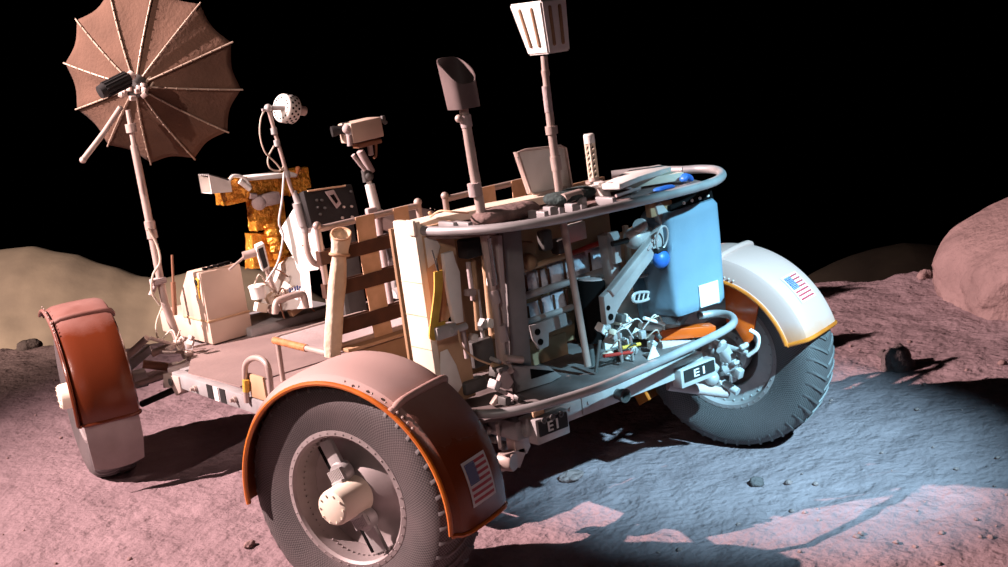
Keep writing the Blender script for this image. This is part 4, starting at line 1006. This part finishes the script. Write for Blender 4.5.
# pale mechanism on the right of the deck
for k in range(34):
    mb = MB(); q = AY(600 + random.uniform(0, 62), 318 + random.uniform(0, 40) , -1.12 - random.uniform(0, .10))
    if q.z < .53: continue
    mb.box(q, (random.uniform(.012, .05), random.uniform(.02, .05), random.uniform(.010, .035)), Matrix.Rotation(random.uniform(-1, 1), 3, Vector((.3, 1, .4)).normalized()), .004); pp(mb, 'mechanism_block', random.choice(('white', 'lgrey', 'lgrey', 'grey', 'dgrey', 'cream')))
for a, b, m in (((604, 356), (632, 352), 'red'), ((622, 348), (640, 344), 'yellow'), ((618, 330), (622, 362), 'steel'), ((630, 336), (633, 360), 'steel'), ((644, 318), (664, 324), 'white'), ((600, 340), (596, 372), 'dgrey')):
    mb = MB(); mb.cyl(AY(*a, -1.22), AY(*b, -1.22), .007); pp(mb, 'mechanism_rod', m)
for k in range(9):
    a = (604 + random.uniform(0, 44), 325 + random.uniform(0, 35)); b = (a[0] + random.uniform(6, 26), a[1] + random.uniform(-10, 14))
    mb = MB(); mb.tube(smooth([AY(*a, -1.2), AY((a[0] + b[0]) / 2 + 4, min(a[1], b[1]) - random.uniform(3, 10), -1.24), AY(*b, -1.2)], 6), .0028, 7); pp(mb, 'wire', random.choice(('wire', 'flagwhite', 'netgreen')))
mb = MB(); mb.prism([AY(648, 362, -1.26), AY(654, 345, -1.26), AY(660, 356, -1.26), AY(664, 358, -1.26), AY(656, 366, -1.26), AY(640, 368, -1.26)], (0, .01, 0), None, .002); pp(mb, 'white_tab', 'white')
# perforated wing plates
for q in ((640, 272), (640, 297)):
    mb = MB(); c = AY(*q, -1.2); a = c - V(.05, 0, 0); L = [c + V(.055 * math.cos(t) * (1 + .25 * math.cos(t)), 0, .018 * math.sin(t)) for t in [2 * math.pi * k / 20 for k in range(20)]]
    R = Matrix.Rotation(.12, 3, 'Y'); mb.tube([c + R @ (x - c) for x in L], .006, 8, closed=True)
    for k in range(4): mb.cyl(c + R @ V(-.035 + .024 * k, 0, -.014), c + R @ V(-.025 + .024 * k, 0, .014), .004)
    pp(mb, 'loop_handle', 'lgrey')

# diagonal lever arm (own thing: pivots on the rack)
lv = thing('lever_arm', 'pale grey diagonal lever arm with two holes in front of the blue bag', 'lever', AY(611, 316, -1.30))
YA = -1.30
A1 = [(604, 297), (611, 290), (655, 235), (662, 225), (656, 206), (661, 202), (672, 216), (673, 228), (664, 244), (640, 276), (622, 303), (617, 312), (614, 323), (607, 325)]
mb = MB(); mb.prism([AY(*q, YA) for q in A1], (0, .03, 0), None, .002); mb.build('arm', M['lgrey'], lv)
mb = MB(); mb.prism([AY(*q, YA - .012) for q in [(611, 291), (656, 235), (660, 238), (615, 296)]], (0, .02, 0), None, .002); mb.build('arm_flange', M['lgrey'], lv)
for q, r in (((608.5, 308), .0095), ((611, 317), .0125)):
    mb = MB(); c = AY(*q, YA - .002); mb.cyl(c, c + V(0, .004, 0), r, None, 18); mb.build('hole', M['blackmat'], lv)
mb = MB()
for k, q in enumerate(((652, 242), (656, 244), (648, 250))): c = AY(*q, YA - .014); mb.cyl(c, c + V(.014, 0, .014), .004, None, 8)
mb.build('spring_clip', M['dusty'], lv)

# ================================================================== SAMPLE POUCHES ON THE SHELF BARS
spec = [(517, 288, 12, 22), (530, 284, 13, 24), (541, 281, 9, 22), (555, 275, 13, 24), (566, 272, 7, 22), (580, 267, 14, 24), (594, 262, 15, 26), (519, 317, 12, 18), (532, 313, 13, 20), (547, 307, 8, 22), (558, 302, 12, 22)]
plab = ['leftmost pale pouch on the upper shelf row of the rack', 'crumpled pale pouch second from left on the upper shelf row', 'narrow pale pouch third from left on the upper shelf row',
        'pale pouch just left of the tall white headed mast on the upper row', 'thin pale pouch directly behind the tall mast on the upper row', 'pale pouch right of the tall mast above the black cylinder', 'rightmost wide pale pouch under the red bar of the rack',
        'leftmost pale pouch on the lower shelf row of the rack', 'wide pale pouch second from left on the lower shelf row', 'slim pale pouch third from left on the lower shelf row', 'white textured pouch at the right end of the lower shelf row']
def pouch_mesh(cx, cy, w, h, sd):
    c = AY(cx, cy, -.965); s = scale_at(c); mb = MB(); W = w * 1.22 / (.79 * s); Hh = h * 1.08 / s; vs = []; fs = []; nx, nz = 8, 10
    for side in (-1, 1):
        for j in range(nz + 1):
            for i in range(nx + 1):
                u = -1 + 2 * i / nx; v = -1 + 2 * j / nz
                dep = .018 * (1 - u ** 4) * (1 - abs(v) ** 4) * (1.2 - .5 * v) + .006 * noise.noise(Vector((u * 3 + sd, v * 3, side)))* (1 - u ** 4)* (1 - v ** 4)
                vs.append(c + V(u * W / 2 * (1 - .08 * (v > .6)), side * (dep + .001), v * Hh / 2))
    N = (nx + 1) * (nz + 1)
    for sd_ in range(2):
        for j in range(nz):
            for i in range(nx): q = (sd_ * N + j * (nx + 1) + i, sd_ * N + j * (nx + 1) + i + 1, sd_ * N + (j + 1) * (nx + 1) + i + 1, sd_ * N + (j + 1) * (nx + 1) + i); fs.append(q)
    for i in range(nx): fs.append((i, i + 1, N + i + 1, N + i)); k = nz * (nx + 1); fs.append((k + i, k + i + 1, N + k + i + 1, N + k + i))
    for j in range(nz): fs.append((j * (nx + 1), (j + 1) * (nx + 1), N + (j + 1) * (nx + 1), N + j * (nx + 1))); k = nx; fs.append((j * (nx + 1) + k, (j + 1) * (nx + 1) + k, N + (j + 1) * (nx + 1) + k, N + j * (nx + 1) + k))
    mb.faces(vs, fs)
    return mb, c, W, Hh
for k, (cx, cy, w, h) in enumerate(spec):
    mb, c, W, Hh = pouch_mesh(cx, cy, w, h, k * 1.7)
    o = mb.build('sample_pouch', M['pouch'], sharp=60); tag(o, plab[k], 'pouch', 'sample pouches on the shelf bars')
    mb = MB(); mb.box(c + V(W * .42, -.022, 0), (.010, .006, Hh * 1.02), None, .002); mb.build('pouch_strap', M['brown'], o)

# ================================================================== MASTS, TOOLS AND BAGS ON THE PALLET
Ym = -1.16
mh = thing('hooded_mast', 'tall thin mast topped by a dark slant-cut hood, left of the two', 'mast', AY(512, 388, Ym))
K = lambda x, y: AY(x, y, Ym)
mb = MB(); mb.tube([K(463, 105), K(468, 135), K(474, 172), K(480, 205), K(488, 260), K(498, 325), K(506, 372)], .0105, 14, True, None, [.016, .0165, .017, .017, .016, .0125, .0125]); mb.build('tube', M['mast'], mh)
for q, q2, r in (((465, 115), (467, 127), .020), ((474, 183), (476, 196), .024), ((500, 325), (503, 341), .020), ((493, 290), (496, 303), .018)):
    mb = MB(); mb.cyl(K(*q), K(*q2), r, None, 18); mb.build('collar', M['dusty'], mh)
mb = MB(); mb.tube([K(486, 238), K(493, 285)], .0178, 14); mb.build('polished_sleeve', M['steel'], mh)
mb = MB(); c = K(465, 119) - CR * .02 - CF * .01; mb.ball(c, .014); mb.build('thumb_screw', M['mast'], mh)
# slant cut hood: rounded square tube
c0 = K(464, 108); s = scale_at(c0); zax = V(-.02, 0, 1); seg = 40; hd = MB()
def sq(a, r): e = 3.0; x, y = math.cos(a), math.sin(a); k = (abs(x) ** e + abs(y) ** e) ** (-1 / e); return x * r * k, y * r * k
dcut = (-CF * .8 + CR * .6); dcut.z = 0; dcut.normalize()
out_b, out_t, in_t, in_b = [], [], [], []
for k in range(seg):
    a = 2 * math.pi * k / seg; x, y = sq(a, .050); dvec = V(x, y, 0); t = dvec.dot(dcut) / .055
    ztop = .178 - .075 * (t * .5 + .5) - .03 * max(0, t) ** 2
    lean = V(-.012, 0, 0)
    out_b.append(c0 + dvec); out_t.append(c0 + dvec * 1.10 + V(0, 0, ztop) + lean); in_t.append(c0 + dvec * 1.03 + V(0, 0, ztop) + lean); in_b.append(c0 + dvec * .92 + V(0, 0, .01))
fs = []
for k in range(seg):
    k2 = (k + 1) % seg
    for r_ in range(3): fs.append((r_ * seg + k, r_ * seg + k2, (r_ + 1) * seg + k2, (r_ + 1) * seg + k))
fs.append(tuple(range(seg))); fs.append(tuple(3 * seg + k for k in range(seg)))
hd.faces(out_b + out_t + in_t + in_b, fs); hd.build('hood', M['hood'], mh)

mw = thing('scoop_mast', 'tallest mast carrying a slotted white tapered box, right of the two', 'mast', AY(589, 368, -1.2))
K = lambda x, y: AY(x, y, -1.2)
mb = MB(); mb.tube([K(544, 56), K(547, 90), K(551, 127), K(556, 165), K(562, 215), K(570, 262), K(580, 320), K(588, 366)], .0105, 14, True, None, [.0125, .0125, .015, .0155, .014, .0135, .0135, .0135]); mb.build('tube', M['mast'], mw)
for q, q2, r in (((551, 126), (552, 134), .022), ((555, 156), (557, 170), .019), ((545, 70), (546, 76), .0145)):
    mb = MB(); mb.cyl(K(*q), K(*q2), r, None, 18); mb.build('collar', M['mast'], mw)
mb = MB(); mb.tube([K(546, 86), K(549, 112)], .0150, 14); mb.build('dark_sleeve', M['dusty'], mw)
mb = MB(); mb.box(K(559, 210) + V(0, -.01, 0), (.10, .05, .03), None, .006); mb.build('clamp', M['mast'], mw)
c = K(550, 53); 
def quad(z, x0, x1, y0, y1): return [c + V(x0, y0, z), c + V(x1, y0, z), c + V(x1, y1, z), c + V(x0, y1, z)]
b0 = quad(0, -.052, .052, -.052, .06); b1 = quad(.182, -.064, .056, -.058, .118)
mb = MB(); mb.faces(b0 + b1, [(3, 2, 1, 0), (4, 5, 6, 7), (0, 1, 5, 4), (1, 2, 6, 5), (2, 3, 7, 6), (3, 0, 4, 7)]); bmesh.ops.bevel(mb.bm, geom=mb.bm.edges[:], offset=.006, segments=2, affect='EDGES'); bb_ = mb.build('tapered_box', M['white'], mw)
def facept(f, u, v):
    a, b, cc, d = f; return (a.lerp(b, u)).lerp(d.lerp(cc, u), v)
fA = [b0[0], b0[1], b1[1], b1[0]]; fL = [b0[3], b0[0], b1[0], b1[3]]
for f in (fA, fL):
    nrm = (f[1] - f[0]).cross(f[3] - f[0]).normalized()
    for u in (.30, .68):
        mb = MB(); mb.tube([facept(f, u, .17) + nrm * .001, facept(f, u, .86) + nrm * .001], .0065, 8)
        for v in (.17, .86): mb.ball(facept(f, u, v) + nrm * .001, .0065, (1, 1, 1), None, 8)
        mb.build('slot', M['wood'], bb_)
# tapered pan (scoop) standing on the rack top
Yp = -1.02
pn = thing('scoop_pan', 'tapered pale metal pan standing upright behind the tallest mast', 'scoop', AY(550, 193, Yp))
mb = MB(); O = [AY(*q, Yp) for q in [(517, 152), (524, 150), (560, 146), (565, 148), (571, 186), (568, 189), (533, 194), (530, 192)]]
mb.prism(O, (.01, .012, 0), None, .002); mb.build('plate', M['white'], pn)
mb = MB(); mb.tube([q + V(0, -.004, 0) for q in O], .005, 8, closed=True); mb.build('rim', M['mast'], pn)
mb = MB(); mb.prism([AY(516, 152, Yp), AY(518, 152, Yp), AY(532, 194, Yp), AY(530, 194, Yp)], (-.004, .014, 0), None, .002); mb.build('side_wall', M['mast'], pn)
mb = MB(); mb.prism([AY(518.5, 157, Yp - .006), AY(520.5, 157, Yp - .006), AY(524, 168, Yp - .006), AY(522.5, 168, Yp - .006)], (0, .008, 0)); mb.build('slot', M['dgrey'], pn)
mb = MB(); mb.box(AY(551, 192, Yp), (.14, .03, .02), None, .003); mb.build('foot', M['mast'], pn)
# lattice handle
Yl = -1.02
lh = thing('lattice_handle', 'short perforated upright handle with white cap on the rack top', 'handle', AY(594, 181, Yl))
a = AY(594, 180, Yl); b = AY(589.5, 142, Yl); d = b - a
mb = MB()
for k in range(4):
    an = math.pi / 4 + k * math.pi / 2; o_ = V(math.cos(an), math.sin(an), 0) * .0165; mb.cyl(a + o_, b + o_, .0042, None, 8)
for j in range(7):
    t0 = j / 7; t1 = (j + 1) / 7
    for k in range(4):
        an = math.pi / 4 + k * math.pi / 2; an2 = an + math.pi / 2
        o0 = V(math.cos(an), math.sin(an), 0) * .0165; o1 = V(math.cos(an2), math.sin(an2), 0) * .0165
        mb.cyl(a + d * t0 + o0, a + d * t1 + o1, .003, None, 6)
mb.build('lattice', M['cream'], lh)
mb = MB(); mb.cyl(a + d * .02, a + d * .98, .0085, None, 10); mb.build('core', M['dgrey'], lh)
mb = MB(); mb.lathe([(0, 0), (0, .021), (.03, .021), (.035, .017), (.035, 0)], b - d.normalized() * .004, d, 18); mb.build('cap', M['white'], lh)
mb = MB(); mb.lathe([(-.01, 0), (-.01, .034), (-.002, .034), (.0, .022), (.012, .02), (.012, 0)], a, d, 20); mb.build('base', M['mast'], lh)
# dark folded cloth roll on rack top
def lump(name, pts, ry, rz_, m, label, cat, seedv=0):
    mb = MB(); P = smooth(pts, 5); n = len(P); vs = []; fs = []; seg = 20
    for i, p in enumerate(P):
        t = (P[min(i + 1, n - 1)] - P[max(i - 1, 0)]).normalized(); s_ = t.cross(V(0, 0, 1)).normalized(); u_ = s_.cross(t)
        e = (1 - abs(2 * i / (n - 1) - 1) ** 6) ** .5 * .9 + .1
        for k in range(seg):
            a = 2 * math.pi * k / seg; q = 1 + .12 * noise.noise(Vector((math.cos(a) * 1.6 + seedv, math.sin(a) * 1.6, i * .3)))
            vs.append(p + s_ * math.cos(a) * ry * e * q + u_ * math.sin(a) * rz_ * e * q)
    for i in range(n - 1):
        for k in range(seg): k2 = (k + 1) % seg; fs.append((i * seg + k, i * seg + k2, (i + 1) * seg + k2, (i + 1) * seg + k))
    fs += [tuple(range(seg)), tuple((n - 1) * seg + k for k in range(seg))]
    mb.faces(vs, fs); return tag(mb.build(name, M[m], sharp=60), label, cat)
lump('cloth_roll', [AY(474, 221, -1.16), AY(495, 216, -1.16), AY(515, 211, -1.15), AY(534, 206, -1.13)], .055, .028, 'dcloth', 'flat dark brown cloth roll lying on the rack top between the masts', 'cloth roll')
lump('net_bundle', [AY(548, 201, -1.22), AY(562, 198, -1.22), AY(576, 194, -1.22), AY(590, 190, -1.22)], .06, .024, 'netgreen', 'dark green netted bundle on the rack top right of the tall mast', 'bundle', 3)
hr = thing('hand_roller', 'short pinkish cylinder lying on the rack top right of the tall mast', 'roller', AY(574, 197, -1.26))
mb = MB(); mb.cyl(AY(563, 199, -1.26), AY(580, 194, -1.26), .019); mb.build('barrel', M['mast'], hr)
mb = MB(); mb.cyl(AY(579, 194.3, -1.26), AY(583, 193, -1.26), .017); mb.build('end_cap', M['dgrey'], hr)
mb = MB(); mb.box(AY(582, 204, -1.27), (.025, .03, .05), None, .004); mb.build('support', M['grey'], hr)
# white cases on the rack top at the right
def case(nm, quad_, h, m, label, band=None):
    o = MB(); o.prism([AZ(*q, 1.2) for q in quad_], (0, 0, h), None, .006); b = tag(o.build(nm, M[m]), label, 'case'); return b
case('tool_case', [(602, 190), (628, 176), (660, 170), (672, 172), (640, 182), (620, 190)], .022, 'white', 'flat white case on the right end of the rack top')
mb = MB(); mb.prism([AY(598, 183, -1.2), AY(606, 181, -1.2), AY(612, 196, -1.2), AY(604, 198, -1.2)], (.012, .06, 0), None, .004); mb.prism([AY(576, 191, -1.2), AY(600, 184, -1.2), AY(601, 187, -1.2), AY(577, 194, -1.2)], (0, .03, 0), None, .002)
tag(mb.build('white_bracket', M['white']), 'white angled bracket on the rack top right of the netted bundle', 'bracket')
mb = MB(); mb.prism([AY(610, 184, -1.25), AY(612, 182, -1.25), AY(640, 190, -1.25), AY(638, 192, -1.25)], (0, .02, 0), None, .002); mb.cyl(AY(616, 196, -1.25), AY(640, 188, -1.25), .006)
tag(mb.build('brace_strip', M['dusty']), 'thin pinkish diagonal brace strip on the right of the rack top', 'brace')
lump('blue_liner', [AY(654, 191, -1.33), AY(664, 188, -1.33), AY(674, 186, -1.33)], .018, .008, 'bluedeep', 'bright blue cloth strip tucked under the upper rail at right', 'cloth')
lump('blue_tab', [AY(682, 182, -1.3), AY(686, 176, -1.3), AY(692, 181, -1.3)], .018, .012, 'bluedeep', 'small bright blue tab sticking up at the rail loop', 'cloth', 5)
mb = MB(); mb.tube(smooth([AZ(430, 217, 1.21), AZ(440, 211, 1.24), AZ(455, 212, 1.235), AZ(468, 213, 1.21)], 6), .0035, 8); mb.ball(AZ(430, 213, 1.22), .007)
tag(mb.build('cord', M['tanweb']), 'thin tan cord loop lying on the cream beam by the corner post', 'cord')

# yellow strap
ys = thing('yellow_strap', 'folded yellow webbing strap hanging beside the cream corner post', 'strap', AY(434, 335, -1.09))
mb = MB(); K = lambda x, y, d=-1.09: AY(x, y, d)
mb.strip(smooth([K(438, 271), K(438, 290), K(435, 315), K(433, 334), K(436, 339), K(441, 337), K(441, 322)], 5), (.034, .0, 0), .007); mb.build('webbing', M['yellow'], ys)
mb = MB(); mb.strip(smooth([K(440, 272, -1.08), K(440, 300, -1.08), K(438, 325, -1.08)], 4), (.026, .01, 0), .005); mb.build('inner_webbing', M['orangewrap'], ys)
mb = MB(); mb.cyl(K(432, 250), K(438, 272), .0025, None, 6); mb.cyl(K(436, 258), K(439, 272), .002, None, 6); mb.build('cord', M['dgrey'], ys)
mb = MB(); mb.tube(smooth([AY(458, 330, -1.13), AY(462, 346, -1.15), AY(475, 358, -1.17), AY(492, 365, -1.18)], 6), .0035, 8); mb.tube([AY(492, 365, -1.18), AY(502, 366, -1.18)], .009, 10); 
tag(mb.build('tether_cable', M['tanweb']), 'tan tether cable drooping from the latch block to the mast foot', 'cable')

# black cylinder canister
bk = thing('black_canister', 'upright matt black canister hanging in the middle of the rack', 'canister', AY(588, 345, -1.22))
a = AY(590, 281, -1.11); b = AY(590, 342, -1.11); mb = MB(); d = (b - a)
mb.lathe([(-.004, 0), (-.004, .050), (0, .056), (.005, .058), (d.length - .02, .058), (d.length, .046), (d.length, 0)], a, d, 32); mb.build('body', M['blackmat'], bk)
mb = MB(); mb.lathe([(-.009, 0), (-.009, .044), (-.003, .048), (-.003, 0)], a, d, 28); mb.build('lid', M['dusty'], bk)
mb = MB(); mb.cyl(b, b + V(0, 0, -.10), .012); mb.build('foot', M['dgrey'], bk)
mb = MB(); mb.cyl(a + V(0, .05, -.03), a + V(0, .15, -.02), .012); mb.build('bracket', M['dgrey'], bk)

# blue bag
Yg = -1.34
bg = thing('blue_bag', 'large blue cloth sample bag with a white patch hanging at the rack right end', 'bag', AY(694, 318, Yg))
mb = MB(); bl = AY(678, 318, Yg); br = AY(726, 302, Yg); tr = AY(719, 198, Yg); tl = AY(670, 214, Yg)
xs0 = bl.x; z0 = bl.z; W = (br.x - bl.x) * 1.05; Ht = tl.z - bl.z; dp = .17
vs = []; fs = []; nz = 22; seg = 64
def rsq(a, hx, hy, e=11):
    x, y = math.cos(a), math.sin(a); k = (abs(x) ** e + abs(y) ** e) ** (-1 / e); return x * k * hx, y * k * hy
for j in range(nz + 1):
    v = j / nz; cx_ = (bl.x + br.x) / 2 * (1 - v) + (tl.x + tr.x) / 2 * v; zz = bl.z * (1 - v) + tl.z * v
    endk = 1 - .10 * max(0, (.06 - v) / .06) ** 2 - .10 * max(0, (v - .94) / .06) ** 2
    for k in range(seg):
        a = 2 * math.pi * k / seg; x, y = rsq(a, W / 2 * endk, dp / 2 * endk)
        fold = .006 * noise.noise(Vector((math.cos(a) * 2, math.sin(a) * 2, v * 1.5 + 4))) + (.008 * math.sin(v * 9 + y * 40) * (1 if x < -W * .35 else .15))
        zz2 = zz + (br.z - bl.z) * (x / W + .5) * (1 - v) + (tr.z - tl.z) * (x / W + .5) * v
        vs.append(V(cx_ + x * (1 + fold * 4), Yg + dp / 2 + y * (1 + fold * 3), zz2))
for j in range(nz):
    for k in range(seg): k2 = (k + 1) % seg; fs.append((j * seg + k, j * seg + k2, (j + 1) * seg + k2, (j + 1) * seg + k))
fs += [tuple(range(seg)), tuple(nz * seg + k for k in range(seg))]
mb.faces(vs, fs); mb.build('bag_body', M['bagblue'], bg, sharp=50)
mb = MB(); mb.prism([AY(*q, Yg - .006) for q in [(699, 286), (718, 280), (720, 302), (701, 308)]], (0, .004, 0), None, .001); mb.build('white_patch', M['white'], bg)
mb = MB()
for k in range(4): c = AY(684 + 8 * k, 203 - 2.4 * k, Yg - .004); mb.ball(c, .006)
mb.build('snaps', M['white'], bg)
mb = MB(); mb.prism([AY(671, 206, Yg + .03), AY(712, 190, Yg + .03), AY(714, 199, Yg + .03), AY(671, 214, Yg + .03)], (0, .09, 0), None, .003); mb.build('hanger_plate', M['blackmat'], bg)
mb = MB(); mb.prism([AY(650, 204, Yg + .05), AY(672, 200, Yg + .05), AY(672, 212, Yg + .05), AY(652, 218, Yg + .05)], (0, .03, 0), None, .003); mb.build('hanger_strap', M['wood'], bg)
# blue inner liner face left of the bag
mb = MB(); mb.prism([AY(632, 262, -1.10), AY(668, 225, -1.14), AY(676, 240, -1.14), AY(676, 316, -1.14), AY(645, 320, -1.10)], (0, .03, 0), None, .004); mb.build('side_flap', M['bagblue'], bg)
# chrome motor head and blue ball
dm = thing('drill_head', 'rounded silver motor head lying behind the diagonal lever arm', 'motor', AY(648, 236, -1.23))
mb = MB(); a = AY(628, 240, -1.23); b = AY(660, 231, -1.23); mb.lathe([(0, 0), (0, .02), (.01, .034), (.03, .042), (.07, .044), (.09, .036), (.10, .03), (.12, .028), (.125, 0)], a, b - a, 28); mb.build('housing', M['lgrey'], dm)
mb = MB(); mb.cyl(AY(612, 244, -1.22), AY(632, 239, -1.23), .010); mb.build('shaft', M['black'], dm)
mb = MB(); c = AY(642, 228, -1.25); mb.lathe([(0, .026), (.02, .03), (.03, .024), (.03, 0)], c, (-.7, -.2, .6), 20); mb.build('cowl', M['lgrey'], dm)
mb = MB(); c = AY(662, 238, -1.33); mb.tube([c + V(.03 * math.cos(t), -.012 * math.sin(t), .045 * math.sin(t)) for t in [2 * math.pi * k / 24 for k in range(24)]], .004, 8, closed=True); mb.build('bail', M['lgrey'], dm)
mb = MB(); mb.ball(AY(661, 259, -1.31), .036, (1, .8, 1)); bo = tag(mb.build('blue_ball', M['bluedeep'], sharp=80), 'shiny deep blue ball held behind the diagonal lever arm', 'ball')
mb = MB(); c = AY(661, 259, -1.31); mb.box(c + V(0, -.0, .034), (.05, .03, .02), None, .006); mb.build('ball_clip', M['black'], bo)
